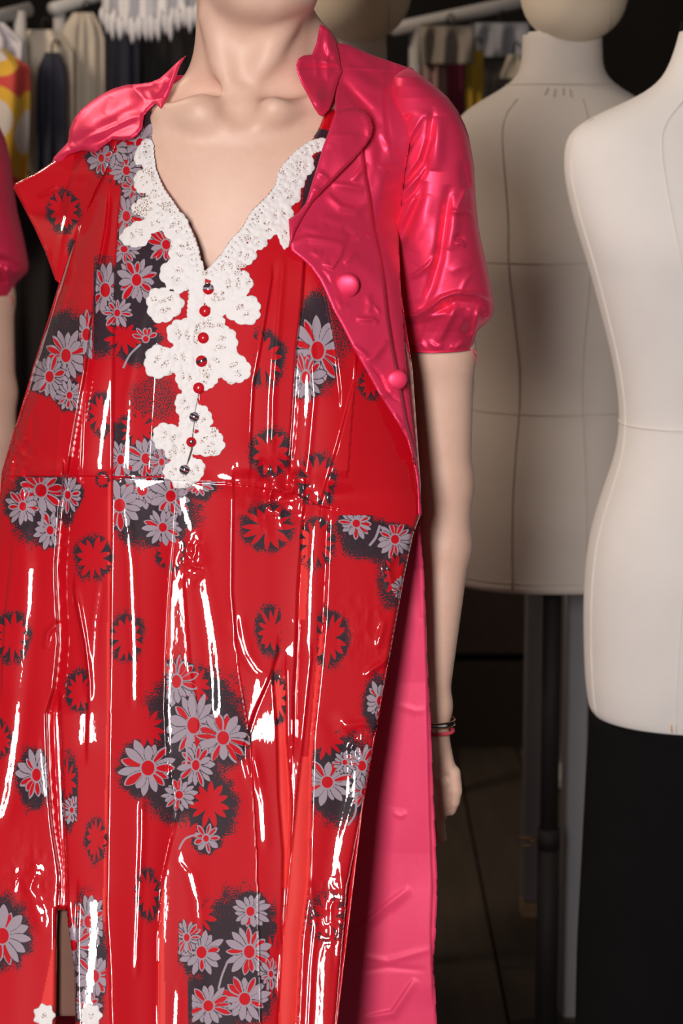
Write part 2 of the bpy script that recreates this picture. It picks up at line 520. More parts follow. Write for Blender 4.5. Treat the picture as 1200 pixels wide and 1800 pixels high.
def surface_nets(F, o, h):
    S = F < 0
    nx, ny, nz = F.shape
    c = np.zeros((nx - 1, ny - 1, nz - 1), np.int8)
    for dx in (0, 1):
        for dy in (0, 1):
            for dz in (0, 1):
                c += S[dx:nx - 1 + dx, dy:ny - 1 + dy, dz:nz - 1 + dz]
    act = (c > 0) & (c < 8)
    co = np.argwhere(act)
    idx = np.full(act.shape, -1, np.int32); idx[act] = np.arange(len(co))
    acc = np.zeros((len(co), 3)); cnt = np.zeros(len(co))
    cs = [(0, 0, 0), (1, 0, 0), (0, 1, 0), (1, 1, 0), (0, 0, 1), (1, 0, 1), (0, 1, 1), (1, 1, 1)]
    for a in range(8):
        for b in range(a + 1, 8):
            if sum(abs(cs[a][i] - cs[b][i]) for i in range(3)) != 1: continue
            fa = F[co[:, 0] + cs[a][0], co[:, 1] + cs[a][1], co[:, 2] + cs[a][2]]
            fb = F[co[:, 0] + cs[b][0], co[:, 1] + cs[b][1], co[:, 2] + cs[b][2]]
            m = (fa < 0) != (fb < 0)
            t = (fa / np.where(m, fa - fb, 1))[:, None]
            p = np.array(cs[a]) + t * (np.array(cs[b]) - np.array(cs[a]))
            acc[m] += p[m]; cnt[m] += 1
    V = (co + acc / np.maximum(cnt, 1)[:, None]) * h + o
    faces = []
    for ax in range(3):
        A = [slice(1, -1)] * 3; B = [slice(1, -1)] * 3
        A[ax] = slice(0, -1); B[ax] = slice(1, None)
        sa, sb = S[tuple(A)], S[tuple(B)]
        e = np.argwhere(sa != sb)
        off = np.array([1, 1, 1]); off[ax] = 0
        e0 = e + off
        flip = ~sa[tuple(e.T)]
        u, v = (ax + 1) % 3, (ax + 2) % 3
        q = []
        for du, dv in ((-1, -1), (0, -1), (0, 0), (-1, 0)):
            k = e0.copy(); k[:, u] += du; k[:, v] += dv
            q.append(idx[k[:, 0], k[:, 1], k[:, 2]])
        q = np.stack(q, 1)
        q[flip] = q[flip][:, ::-1]
        faces.append(q)
    return V, np.concatenate(faces)

BV, BF = surface_nets(F, GO, H)
# smooth the voxel steps away
e = np.concatenate([BF[:, [0, 1]], BF[:, [1, 2]], BF[:, [2, 3]], BF[:, [3, 0]]])
deg = np.bincount(e.ravel(), minlength=len(BV))[:, None]
hand_v = (np.hypot(BV[:, 0] - P(757, 1380, 2.24)[0], BV[:, 1] - 2.24) < .09) & (BV[:, 2] < P(757, 1340, 2.24)[2]) & (BV[:, 2] > .5)
for _it in range(5):
    s = np.zeros_like(BV)
    for i in range(3):
        s[:, i] = np.bincount(e[:, 0], BV[e[:, 1], i], len(BV)) + np.bincount(e[:, 1], BV[e[:, 0], i], len(BV))
    BV = np.where((hand_v & (_it > 1))[:, None], BV, BV * .5 + .5 * s / np.maximum(deg, 1))

woman = thing('person', 'woman in front wearing a red daisy print vinyl dress under an open pink satin coat', 'person', (-.10, 2.22, 0))
body = obj('body', BV, BF, M_skin, woman)

# coarse map of the body's front, used to drape the clothes
gx, gy = np.arange(60, 900, 6.0), np.arange(-30, 1900, 6.0)
BX, BY = np.meshgrid(gx, gy)
bmap = front_Y(BX, BY)
soft = np.where(bmap < 8, bmap, 2.262)
for _ in range(22):
    pad = np.pad(soft, 1, 'edge')
    soft = (pad[1:-1, 1:-1] * 2 + pad[:-2, 1:-1] + pad[2:, 1:-1] + pad[1:-1, :-2] + pad[1:-1, 2:]) / 6
val = bmap < 8
num = np.where(val, bmap, 0); den = val.astype(float)
def blur3(a):
    p = np.pad(a, 1, 'edge')
    return (p[1:-1, 1:-1] * 4 + 2 * (p[:-2, 1:-1] + p[2:, 1:-1] + p[1:-1, :-2] + p[1:-1, 2:]) + p[:-2, :-2] + p[2:, 2:] + p[:-2, 2:] + p[2:, :-2]) / 16
for _ in range(4): num, den = blur3(num), blur3(den)
bsafe = np.where(val, num / np.maximum(den, 1e-6), 0.0); known = val.copy()
for _ in range(14):                       # carry the surface on past the silhouette, falling away
    p = np.pad(bsafe, 1); q = np.pad(known.astype(float), 1)
    s4 = p[:-2, 1:-1] + p[2:, 1:-1] + p[1:-1, :-2] + p[1:-1, 2:]; n4 = q[:-2, 1:-1] + q[2:, 1:-1] + q[1:-1, :-2] + q[1:-1, 2:]
    new = ~known & (n4 > 0)
    bsafe = np.where(new, s4 / np.maximum(n4, 1) + .004, bsafe); known |= new
bsafe = np.where(known, bsafe, 2.4)
bsafe = blur3(bsafe)
def bil(M, X, Y):
    fx = np.clip((X - gx[0]) / 6, 0, len(gx) - 1.001); fy = np.clip((Y - gy[0]) / 6, 0, len(gy) - 1.001)
    i, j = fx.astype(int), fy.astype(int); a, b = fx - i, fy - j
    return (M[j, i] * (1 - a) + M[j, i + 1] * a) * (1 - b) + (M[j + 1, i] * (1 - a) + M[j + 1, i + 1] * a) * b
def drape(X, Y, gap):
    return smin(bil(soft, X, Y), bil(bsafe, X, Y), .006) - gap

# hair: a cropped cap over the skull, above the frame
hb = MB()
hv, hf = [], []
hc = np.array(P(455, -232, 2.212))
for i, ph in enumerate(np.linspace(0.05, 1.75, 16)):
    for j, th in enumerate(np.linspace(0, 2 * math.pi, 28, endpoint=False)):
        front = max(0, -math.sin(th))
        a = ph * (1 - .42 * front ** 2)
        rr = 1 + .03 * math.sin(9 * th + 3 * ph)
        hv.append(hc + np.array([.083 * math.sin(a) * math.cos(th) * rr, .104 * math.sin(a) * math.sin(th) * rr, .102 * math.cos(a)]))
for i in range(15):
    for j in range(28):
        hf.append((i * 28 + j, i * 28 + (j + 1) % 28, (i + 1) * 28 + (j + 1) % 28, (i + 1) * 28 + j))
hf.append(tuple(range(28)))
M_hair = simple_mat('dark_brown_hair', (.05, .03, .018), .5, .3, 120, .5, 400)
obj('hair', hv, [f[::-1] for f in hf], M_hair, woman)

M_eye = simple_mat('eye_white', (.75, .72, .70), .2, .03, 20, 0)
M_iris = simple_mat('brown_iris', (.06, .03, .015), .2, .2, 60, 0)
for ex in (408, 482):
    ec = np.array(P(ex, -180, surf(ex, -180) + .0085))
    ey = MB().lathe([(.0118 * math.sin(q), -.0118 * math.cos(q)) for q in np.linspace(.08, math.pi - .08, 14)], ec, (0, -1, 0), 20).build('eye', M_eye, woman)
    MB().lathe([(.0052, 0), (.0050, .0006), (.002, .0010)], ec + np.array([0, -.0110, 0]), (0, -1, 0), 18).build('iris', M_iris, ey)

# ------------------------------------------------------------------ cloth tools
def poly_sdf(X, Y, pts):
    pts = np.array(pts, float); n = len(pts)
    d = np.full(X.shape, 1e9); inside = np.zeros(X.shape, bool)
    for i in range(n):
        a, b = pts[i], pts[(i + 1) % n]; e = b - a
        wx, wy = X - a[0], Y - a[1]
        t = np.clip((wx * e[0] + wy * e[1]) / (e @ e + 1e-9), 0, 1)
        d = np.minimum(d, (wx - t * e[0]) ** 2 + (wy - t * e[1]) ** 2)
        if a[1] != b[1]:
            cr = ((a[1] > Y) != (b[1] > Y)) & (X < (b[0] - a[0]) * (Y - a[1]) / (b[1] - a[1]) + a[0])
            inside ^= cr
    return np.where(inside, -1, 1) * np.sqrt(d)
def curve(pts, closed=True, sub=4):
    """Catmull-Rom through the points"""
    p = np.array(pts, float); n = len(p); out = []
    rng_ = range(n if closed else n - 1)
    for i in rng_:
        if closed: a, b, c, d = p[(i - 1) % n], p[i], p[(i + 1) % n], p[(i + 2) % n]
        else: a, b, c, d = p[max(i - 1, 0)], p[i], p[i + 1], p[min(i + 2, n - 1)]
        for t in np.linspace(0, 1, sub, endpoint=False):
            out.append(.5 * ((2 * b) + (c - a) * t + (2 * a - 5 * b + 4 * c - d) * t * t + (3 * b - a - 3 * c + d) * t ** 3))
    if not closed: out.append(p[-1])
    return out
def fold(X, Y, pts, h, wl, wr, fade=40):
    """pleat edge running down: cloth stands proud on one side and tucks under on the other (h in metres)"""
    p = np.array(pts, float); o = np.argsort(p[:, 1]); p = p[o]
    d = X - np.interp(Y, p[:, 1], p[:, 0])
    m = smooth(p[0, 1] - fade, p[0, 1] + fade * .3, Y) * (1 - smooth(p[-1, 1] - fade * .3, p[-1, 1] + fade, Y))
    k = .5 + .5 * np.tanh(d / 1.3)
    return m * h * ((1 - k) * np.exp(np.minimum(d, 0) / wl) - k * np.exp(-np.maximum(d, 0) / wr))
def vridge(X, Y, pts, h, w, fade=30):
    p = np.array(pts, float); o = np.argsort(p[:, 1]); p = p[o]
    d = X - np.interp(Y, p[:, 1], p[:, 0])
    m = smooth(p[0, 1] - fade, p[0, 1] + fade * .3, Y) * (1 - smooth(p[-1, 1] - fade * .3, p[-1, 1] + fade, Y))
    return m * h * np.exp(-(d / w) ** 2)
def crease(X, Y, pts, h, w, wr=None):
    """fold along any polyline, tapering to its ends; wr gives the other side its own width (0 = sharp drop)"""
    p = np.array(pts, float); out = np.zeros(X.shape)
    R = 3.2 * max(w, wr or 0)
    m = (X > p[:, 0].min() - R) & (X < p[:, 0].max() + R) & (Y > p[:, 1].min() - R) & (Y < p[:, 1].max() + R)
    if not m.any(): return out
    x, y = X[m], Y[m]
    L = np.concatenate([[0], np.cumsum(np.hypot(*np.diff(p, axis=0).T))])
    best = np.full(x.shape, 1e9); tt = np.zeros(x.shape); sd = np.zeros(x.shape)
    for i in range(len(p) - 1):
        a, e = p[i], p[i + 1] - p[i]
        t = np.clip(((x - a[0]) * e[0] + (y - a[1]) * e[1]) / (e @ e), 0, 1)
        dx, dy = x - a[0] - t * e[0], y - a[1] - t * e[1]
        d = np.hypot(dx, dy); k = d < best
        best = np.where(k, d, best); tt = np.where(k, (L[i] + t * (L[i + 1] - L[i])) / L[-1], tt)
        sd = np.where(k, np.sign(e[0] * dy - e[1] * dx), sd)
    ww = np.where(sd > 0, w, w if wr is None else max(wr, .6))
    taper = np.sin(np.pi * np.clip(tt, 0.0, 1)) ** .6
    out[m] = h * np.exp(-(best / ww) ** 2) * taper
    return out

def sheet(name, poly, depth, step, mat, parent, thick=.0012, curl=.0, curl_w=8, label=None, smooth_poly=True, cut=None):
    """cloth cut to an outline and laid at its own depth; returns object, px, py of its vertices"""
    pts = curve(poly) if smooth_poly else poly
    a = np.array(pts)
    xs = np.arange(a[:, 0].min() - step * 2, a[:, 0].max() + step * 2, step); ys = np.arange(a[:, 1].min() - step * 2, a[:, 1].max() + step * 2, step)
    X, Y = np.meshgrid(xs, ys)
    sd = poly_sdf(X, Y, pts)
    if cut is not None:
        for cpts in cut: sd = np.maximum(sd, -poly_sdf(X, Y, cpts))
    gy_, gx_ = np.gradient(sd, step)
    near = (sd > -step * .95) & (sd < step * .72)
    Xs, Ys = np.where(near, X - sd * gx_, X), np.where(near, Y - sd * gy_, Y)
    D = depth(Xs, Ys)
    if curl: D = D + curl * np.clip(1 + sd / curl_w, 0, 1) ** 2
    keep = sd < step * .72
    quad = keep[:-1, :-1] & keep[1:, :-1] & keep[:-1, 1:] & keep[1:, 1:]
    idx = np.full(X.shape, -1, np.int64); 
    used = np.zeros(X.shape, bool)
    used[:-1, :-1] |= quad; used[1:, :-1] |= quad; used[:-1, 1:] |= quad; used[1:, 1:] |= quad
    idx[used] = np.arange(used.sum())
    r, c = np.nonzero(quad)
    faces = np.stack([idx[r, c], idx[r + 1, c], idx[r + 1, c + 1], idx[r, c + 1]], 1)
    o = obj(name, W(Xs[used], Ys[used], D[used]), faces, mat, parent, True, label)
    px, py = Xs[used], Ys[used]
    set_attr(o, 'uvp', np.stack([px / 100, py / 100, np.zeros_like(px)], 1), 'VEC')
    if thick: solidify(o, thick)
    return o, px, py

# ------------------------------------------------------------------ the print of the dress fabric
class Print:
    def __init__(s, px, py):
        s.x, s.y = px, py; n = len(px)
        s.G = np.full(n, -9.); s.R = np.full(n, -9.); s.D = np.full(n, -9.); s.dens = np.zeros(n)
    def sel(s, cx, cy, r, clip):
        m = (np.abs(s.x - cx) < r) & (np.abs(s.y - cy) < r)
        if clip:
            x0, x1, y0, y1 = clip
            if x0 is not None: m &= s.x > (x0 if not hasattr(x0, '__len__') else np.interp(s.y, [q[1] for q in x0], [q[0] for q in x0]))
            if x1 is not None: m &= s.x < (x1 if not hasattr(x1, '__len__') else np.interp(s.y, [q[1] for q in x1], [q[0] for q in x1]))
            if y0 is not None: m &= s.y > y0
            if y1 is not None: m &= s.y < y1
        return np.nonzero(m)[0]
    def halo(s, cx, cy, rx, ry, amp=1.0, rot=0, clip=None):
        i = s.sel(cx, cy, max(rx, ry) * 1.7, clip)
        dx, dy = s.x[i] - cx, s.y[i] - cy; c, q = math.cos(rot), math.sin(rot)
        d = np.hypot((dx * c + dy * q) / rx, (-dx * q + dy * c) / ry)
        d = d + .12 * vnoise(s.x[i] / 11, s.y[i] / 11, 3)
        s.dens[i] = np.maximum(s.dens[i], amp * (1 - smooth(.62, 1.32, d)))
    def stroke(s, pts, w, clip=None):
        pts = np.array(curve(pts, False, 5)); c = pts.mean(0); r = np.abs(pts - c).max() + 8
        i = s.sel(c[0], c[1], r, clip); x, y = s.x[i], s.y[i]; best = np.full(x.shape, 1e9)
        for a, b in zip(pts[:-1], pts[1:]):
            e = b - a; t = np.clip(((x - a[0]) * e[0] + (y - a[1]) * e[1]) / (e @ e + 1e-9), 0, 1)
            best = np.minimum(best, np.hypot(x - a[0] - t * e[0], y - a[1] - t * e[1]))
        s.G[i] = np.maximum(s.G[i], w - best); s.R[i] = np.minimum(s.R[i], best - w); s.D[i] = np.minimum(s.D[i], best - w)
    def _petal(s, x, y, th, r0, r1, w):
        u = x * math.cos(th) + y * math.sin(th); v = -x * math.sin(th) + y * math.cos(th)
        t = np.clip((u - r0) / (r1 - r0), -.4, 1.4)
        prof = w * np.where(t < .60, .35 + .65 * np.sin(np.clip(t, 0, 1) / .60 * math.pi / 2), np.clip(1 - ((t - .60) / .40) ** 1.7, 0, 1) ** .8)
        return np.maximum(np.abs(v) - prof, np.maximum(r0 - u, u - r1) * 1.0)
    def daisy(s, cx, cy, r, rot=0., asp=1., n=13, seed=0, clip=None, redness=.35, turn=0., half=None, halo=True):
        rg = random.Random(seed * 7 + int(cx) * 31 + int(cy))
        if halo: s.halo(cx, cy, r * 1.12, r * 1.12, 1.0, 0, clip)
        i = s.sel(cx, cy, r * 1.3, clip)
        if len(i) == 0: return
        x, y = s.x[i] - cx, s.y[i] - cy; c, q = math.cos(turn), math.sin(turn)
        x, y = (x * c + y * q), (-x * q + y * c) / asp
        order = list(range(n)); rg.shuffle(order)
        G, R, D = s.G[i], s.R[i], s.D[i]
        D = np.maximum(D, r * .62 - np.hypot(x, y))
        for k in order:
            th = rot + 2 * math.pi * (k + rg.uniform(-.2, .2)) / n
            if half and not (half[0] <= (th % (2 * math.pi)) <= half[1]): continue
            r1 = r * rg.uniform(.80, 1.12); w = r * rg.uniform(.125, .19) * (13 / n) ** .5
            g = s._petal(x, y, th, r * .22, r1, w)
            G = np.maximum(np.minimum(G, g - 1.5), -g); D = np.maximum(D, 1.4 - np.abs(g - .2))
            kind = rg.random()
            inner = s._petal(x, y, th + rg.uniform(-.05, .05), r * .30, r1 - 2.4, max(.9, w - 2.1))
            R = np.minimum(R, g); D = np.minimum(D, g)
            if kind < redness: R = np.maximum(R, -inner)
            elif kind < redness + .42: D = np.maximum(D, -(inner + .8))
        ring = np.hypot(x / 1.0, y / 1.15) - r * .27
        G = np.maximum(G, -ring); R = np.minimum(R, ring); D = np.minimum(D, ring)
        R = np.maximum(R, -(np.hypot(x, y / 1.15) - r * .27 + 2.0))
        s.G[i], s.R[i], s.D[i] = G, R, D
    def ghost(s, cx, cy, rx, ry=None, rot=0., n=12, seed=0, clip=None, amp=.95):
        ry = ry or rx
        s.halo(cx, cy, rx * 1.06, ry * 1.06, amp, 0, clip)
        rg = random.Random(seed + int(cx) * 13 + int(cy))
        r = max(rx, ry); i = s.sel(cx, cy, r * 1.2, clip)
        if len(i) == 0: return
        x, y = (s.x[i] - cx) * r / rx, (s.y[i] - cy) * r / ry
        R = s.R[i]; D = s.D[i]
        for k in range(n):
            th = rot + 2 * math.pi * (k + rg.uniform(-.2, .2)) / n
            g = s._petal(x, y, th, r * .05, r * rg.uniform(.80, 1.08), r * rg.uniform(.10, .150))
            R = np.maximum(R, -g)
        R = np.maximum(R, r * .24 - np.hypot(x, y))
        s.R[i] = R; s.G[i] = np.minimum(s.G[i], -R)
    def write(s, o, matte=None):
        f = lambda q: np.clip(.5 + q / 10, 0, 1)
        set_attr(o, 'pr', np.stack([f(s.G), f(s.R), f(s.D), np.clip(s.dens, 0, 1)], 1), 'COL')
        set_attr(o, 'mt', np.zeros(len(s.x)) if matte is None else matte)

# ------------------------------------------------------------------ the dress
_YT = np.arange(0, 2100, 10.)
_YF = np.interp(_YT, [0, 150, 250, 475, 650, 840, 1000, 1300, 1800, 1950, 2100], [2.18, 2.150, 2.125, 2.080, 2.060, 2.053, 2.037, 2.001, 1.914, 1.884, 1.85])
_k = np.hanning(25); _k /= _k.sum()
_YF[200 // 10:-20] = np.convolve(_YF, _k, 'same')[20:-20]
def dress_base(X, Y):
    yk = [150, 250, 475, 650, 840, 1000, 1300, 1800, 1950]
    yf = np.interp(Y, _YT, _YF)
    cx = np.interp(Y, yk, [420, 400, 360, 335, 320, 315, 310, 305, 305])
    xl = np.interp(Y, [200, 300, 500, 640, 760, 830, 1000, 1300, 1900], [190, 150, 95, 48, 8, -12, -36, -84, -140])
    xr = np.interp(Y, [200, 500, 840, 1000, 1300, 1900], [650, 730, 775, 775, 770, 760])
    s = np.clip(np.where(X < cx, (cx - X) / (cx - xl), (X - cx) / (xr - cx)), 0, .992)
    p = np.interp(Y, [300, 800, 1000], [2.2, 3.0, 3.8])
    return yf + np.interp(Y, [300, 900], [.17, .135]) * (1 - (1 - s ** p) ** (1 / p))
PLEATS = ([(-140, 838), (-140, 1900)],
          [(111, 838), (105, 900), (97, 1000), (103, 1130), (95, 1210), (82, 1255), (84, 1350), (91, 1450), (105, 1540), (101, 1640), (101, 1860)],
          [(197, 846), (195, 1000), (193, 1200), (190, 1400), (187, 1600), (193, 1700), (197, 1860)],
          [(312, 870), (305, 960), (297, 1050), (292, 1150), (290, 1250), (296, 1340), (308, 1420), (300, 1480), (284, 1550), (279, 1650), (277, 1860)],
          [(410, 856), (409, 960), (410, 1060), (420, 1180), (440, 1300), (452, 1500), (460, 1860)],
          [(536, 860), (530, 950), (524, 1030), (520, 1150), (516, 1220), (512, 1330), (505, 1500), (497, 1650), (485, 1860)],
          [(578, 905), (575, 1000), (570, 1100), (560, 1200), (550, 1290), (547, 1400), (543, 1550), (530, 1650), (520, 1860)],
          [(790, 840), (740, 1900)])
BODICE = ([(40, 400), (-30, 850)], [(195, 300), (172, 470), (150, 650), (118, 838)], [(205, 300), (199, 700), (198, 838)], [(282, 470), (262, 850)], [(362, 470), (357, 600), (349, 690), (326, 850)], [(478, 490), (462, 590), (446, 675), (438, 850)], [(536, 450), (521, 610), (513, 740), (508, 850)], [(640, 450), (610, 850)])
TILT = (-.22, .19, -.18, .19, -.20, .16, .15)
def panel_tilt(X, Y):
    """between two pleat edges the cloth lies as one facet turned a little left or right"""
    out = np.zeros(X.shape)
    xs = [np.interp(Y, [q[1] for q in L], [q[0] for q in L]) for L in PLEATS]
    for i, t in enumerate(TILT):
        m = (X >= xs[i]) & (X < xs[i + 1]); w = np.minimum(xs[i + 1] - xs[i], 190)
        mid = xs[i + 1] - w / 2 if i == 0 else (xs[i] + w / 2 if i == len(TILT) - 1 else (xs[i] + xs[i + 1]) / 2)
        out = np.where(m, t * np.clip(X - mid, -w / 2, w / 2) * .00053, out)
    out = out * smooth(842, 880, Y)
    o2 = np.zeros(X.shape)
    xs = [np.interp(Y, [q[1] for q in L], [q[0] for q in L]) for L in BODICE]
    for i, t in enumerate((.16, -.16, .17, -.15, .15, -.16, .14)):
        m = (X >= xs[i]) & (X < xs[i + 1]); w = np.minimum(xs[i + 1] - xs[i], 110)
        mid = (xs[i] + xs[i + 1]) / 2
        o2 = np.where(m, t * np.clip(X - mid, -w / 2, w / 2) * .00053, o2)
    return out + o2 * smooth(470, 560, Y) * (1 - smooth(822, 846, Y))
SEAM = [(-130, 838), (200, 838), (330, 846), (420, 852), (520, 868), (562, 890), (600, 897), (655, 918), (740, 934)]
DARKGAP = [(111, 838), (105, 900), (97, 1000), (103, 1130), (95, 1210), (82, 1255), (84, 1350), (91, 1450), (105, 1540), (101, 1640), (101, 1860)]
G8 = [(578, 905), (575, 1000), (570, 1100), (560, 1200), (550, 1290), (547, 1400), (543, 1550), (530, 1650), (520, 1860)]
F1 = [(220, 262), (208, 380), (201, 500), (199, 700), (198, 838)]
F4 = [(536, 450), (530, 540), (521, 610), (513, 740), (508, 800)]
F5 = [(478, 490), (462, 590), (446, 675), (441, 770)]
PANELS = []
def dress_core(X, Y):
    """height of pleats, creases and ridges over the base, in metres towards the viewer"""
    h = np.zeros(X.shape)
    # bodice pleats
    h += fold(X, Y, F1, -.0030, 30, 60)
    h += fold(X, Y, [(195, 300), (185, 400), (172, 470), (160, 560), (150, 650), (130, 760), (118, 838)], .0060, 30, 12)
    h += vridge(X, Y, [(150, 330), (135, 410), (112, 500), (92, 600), (66, 720)], .0025, 7)
    h += vridge(X, Y, [(128, 480), (104, 560), (80, 640), (50, 740), (30, 830)], .0030, 5)
    h += vridge(X, Y, [(100, 520), (76, 620), (46, 720), (20, 820)], .0025, 4)
    h += vridge(X, Y, [(120, 560), (108, 700), (98, 838)], .0012, 4)
    h += fold(X, Y, [(160, 570), (150, 660), (142, 838)], .0012, 20, 20)
    h += fold(X, Y, F4, .0052, 40, 14)
    h += fold(X, Y, F5, .0022, 22, 26)
    h += fold(X, Y, [(572, 520), (590, 620), (598, 690)], -.0022, 20, 20)
    h += fold(X, Y, [(623, 668), (592, 786), (562, 886)], -.0028, 26, 60)
    h += vridge(X, Y, [(497, 470), (490, 560), (480, 700), (478, 780)], .0016, 5)
    h += vridge(X, Y, [(545, 560), (552, 700), (540, 830)], .0014, 5)
    h += vridge(X, Y, [(270, 480), (240, 600), (222, 700), (215, 830)], .0010, 8)
    # waist seam
    sx = np.array(SEAM, float); d = Y - np.interp(X, sx[:, 0], sx[:, 1])
    h += .0018 * np.where(d < 0, np.exp(np.minimum(d, 0) / 26), -np.exp(-np.maximum(d, 0) / 8) * .55)
    # skirt pleats: (line, height, reach to the left, reach to the right)
    h += fold(X, Y, DARKGAP, .0105, 46, 26)
    h += fold(X, Y, [(105, 1250), (112, 1400), (118, 1540), (116, 1860)], -.0080, 12, 40)
    h += fold(X, Y, [(197, 846), (195, 1000), (193, 1200), (190, 1400), (187, 1600), (193, 1700), (197, 1860)], -.0012, 14, 40)
    h += fold(X, Y, [(130, 1040), (148, 1130), (156, 1200), (152, 1310)], -.0030, 18, 26)
    h += fold(X, Y, [(312, 870), (305, 960), (297, 1050), (292, 1150), (290, 1250), (294, 1330)], -.0034, 12, 40)
    h += fold(X, Y, [(312, 1430), (300, 1480), (284, 1550), (279, 1650), (277, 1860)], -.0034, 14, 46)
    h += fold(X, Y, [(324, 1030), (335, 1170), (350, 1270)], -.0012, 16, 16)
    h += fold(X, Y, [(410, 856), (409, 960), (408, 1040), (414, 1110)], .0020, 20, 20)
    h += fold(X, Y, [(536, 860), (530, 950), (524, 1030), (520, 1150), (516, 1220), (515, 1300)], .0050, 26, 14)
    h += fold(X, Y, [(488, 1150), (470, 1200), (448, 1250), (428, 1310)], .0026, 36, 18)
    h += fold(X, Y, [(480, 1190), (487, 1280), (490, 1400), (498, 1500), (496, 1650), (485, 1860)], .0042, 26, 14)
    h += fold(X, Y, [(502, 1180), (503, 1300), (512, 1420), (511, 1500), (500, 1600), (490, 1720), (490, 1860)], -.0030, 10, 22)
    h += fold(X, Y, G8, -.0062, 18, 60)
    h += fold(X, Y, [(548, 1160), (530, 1330), (516, 1460), (504, 1590)], .0022, 16, 14)
    h += fold(X, Y, [(137, 1580), (134, 1690), (131, 1860)], -.0060, 16, 30)
    h += fold(X, Y, [(20, 980), (8, 1080), (2, 1200)], -.0030, 14, 24)
    h += vridge(X, Y, [(250, 1420), (246, 1560), (240, 1700)], .0010, 5)
    h += panel_tilt(X, Y)
    for pts, a, w in (
        ([(134, 1050), (144, 1110), (152, 1170), (155, 1210)], .0026, 6),
        ([(600, 1540), (606, 1600), (596, 1680)], .0012, 6),
        ([(546, 1560), (556, 1620), (548, 1700), (540, 1860)], .0012, 5),
        ([(60, 1520), (52, 1560), (70, 1620)], .0018, 12),
        ([(250, 1420), (252, 1470), (248, 1540)], .0008, 6)):
        h += vridge(X, Y, pts, a, w)
    for pts, a, w in (
        ([(715, 955), (694, 972), (681, 998), (688, 1030), (700, 1050)], .0040, 7),
        ([(690, 1140), (672, 1165), (655, 1176), (640, 1190)], .0030, 6),
        ([(676, 1090), (668, 1120), (664, 1140)], .0024, 6),
        ([(78, 1140), (84, 1112), (104, 1092)], .0026, 5),
        ([(600, 1275), (640, 1272), (668, 1280)], .0022, 7)):
        h += crease(X, Y, pts, a, w)
    return h
# rolls of the vinyl that catch the lamp: (line, reach, strength)
GLINT_LINES = (
    ([(38, 838), (50, 930), (55, 990), (52, 1060), (43, 1130), (36, 1210), (28, 1290), (12, 1390), (0, 1440)], 20, 1.0),
    ([(212, 848), (222, 920), (230, 990), (233, 1060), (236, 1150), (236, 1230)], 8, 1.0),
    ([(318, 868), (326, 900), (342, 960), (352, 1010), (362, 1060), (372, 1130), (378, 1190), (380, 1250)], 15, 1.0),
    ([(176, 1030), (168, 1090), (164, 1170)], 7, .8),
    ([(418, 1100), (432, 1150), (448, 1176), (460, 1186)], 10, 1.0),
    ([(440, 1330), (448, 1370), (458, 1410), (462, 1480)], 10, 1.0),
    ([(318, 1515), (334, 1535), (346, 1580), (350, 1620)], 9, 1.0),
    ([(590, 1265), (604, 1290), (618, 1330), (616, 1400), (596, 1470), (586, 1530), (574, 1620), (564, 1700), (556, 1860)], 20, 1.0),
    ([(70, 1310), (76, 1370), (82, 1420)], 7, .9),
    ([(310, 1745), (308, 1790), (306, 1860)], 8, 1.0))
LX, LZ_, LD = -.165, 1.41, 2.0
def _glint_tables():
    out = []
    for pts, w, g in GLINT_LINES:
        p = np.array(pts, float); y = np.arange(p[0, 1], p[-1, 1] + 1, 4.0); x = np.interp(y, p[:, 1], p[:, 0])
        e = 5.0
        f = lambda q: dress_base(q, y) - dress_core(q, y)
        pl, pr_ = W(x - e, y, f(x - e)), W(x + e, y, f(x + e))
        S = (pr_[:, 1] - pl[:, 1]) / (pr_[:, 0] - pl[:, 0])
        R = (LX - (pl[:, 0] + pr_[:, 0]) / 2) / LD
        T = np.clip(R - S, -.75, .75) * g
        k = np.hanning(13); k /= k.sum()
        T = np.convolve(np.pad(T, 6, 'edge'), k, 'valid')
        T = T + np.sign(T) * .03
        out.append((x, y, T, w))
    return out
_GT = None
def dress_h(X, Y):
    global _GT
    if _GT is None: _GT = _glint_tables()
    h = dress_core(X, Y)
    for x, y, T, w in _GT:
        m = (np.abs(Y - (y[0] + y[-1]) / 2) < (y[-1] - y[0]) / 2 + 40)
        if not m.any(): continue
        YY_, XX_ = Y[m], X[m]
        d = XX_ - np.interp(YY_, y, x)
        fade = smooth(y[0] - 30, y[0] + 10, YY_) * (1 - smooth(y[-1] - 10, y[-1] + 30, YY_))
        h[m] += -np.interp(YY_, y, T) * d * .00053 * np.exp(-(d / w) ** 2) * fade
    # crumpled places
    def crumple(cx, cy, rx, ry, a, seed, s=9.0):
        m = np.exp(-(((X - cx) / rx) ** 2 + ((Y - cy) / ry) ** 2))
        return -a * m * (np.abs(vnoise(X / s, Y / (s * 1.5), seed)) + .3 * np.abs(vnoise(X / (s * .5), Y / (s * .7), seed + 1)))
    h += crumple(488, 862, 48, 46, .0075, 11, 21)
    h += crumple(18, 815, 36, 74, .0085, 12, 15)
    h += crumple(338, 985, 20, 40, .0030, 13, 14)
    h += crumple(625, 1310, 26, 40, .0024, 14, 16)
    h += crumple(580, 1610, 30, 60, .0016, 15, 14)
    h += crumple(50, 1545, 36, 56, .0016, 16, 17)
    h += crumple(640, 1100, 50, 60, .0009, 17, 16)
    h += .0007 * vnoise(X / 60, Y / 260, 21, 1) + .0005 * vnoise(X / 34, Y / 420, 22) * smooth(820, 900, Y)
    return h
def dress_Y(X, Y):
    b = dress_base(X, Y) - dress_h(X, Y)
    return smin(b, bil(bsafe, X, Y) - .004, .006)
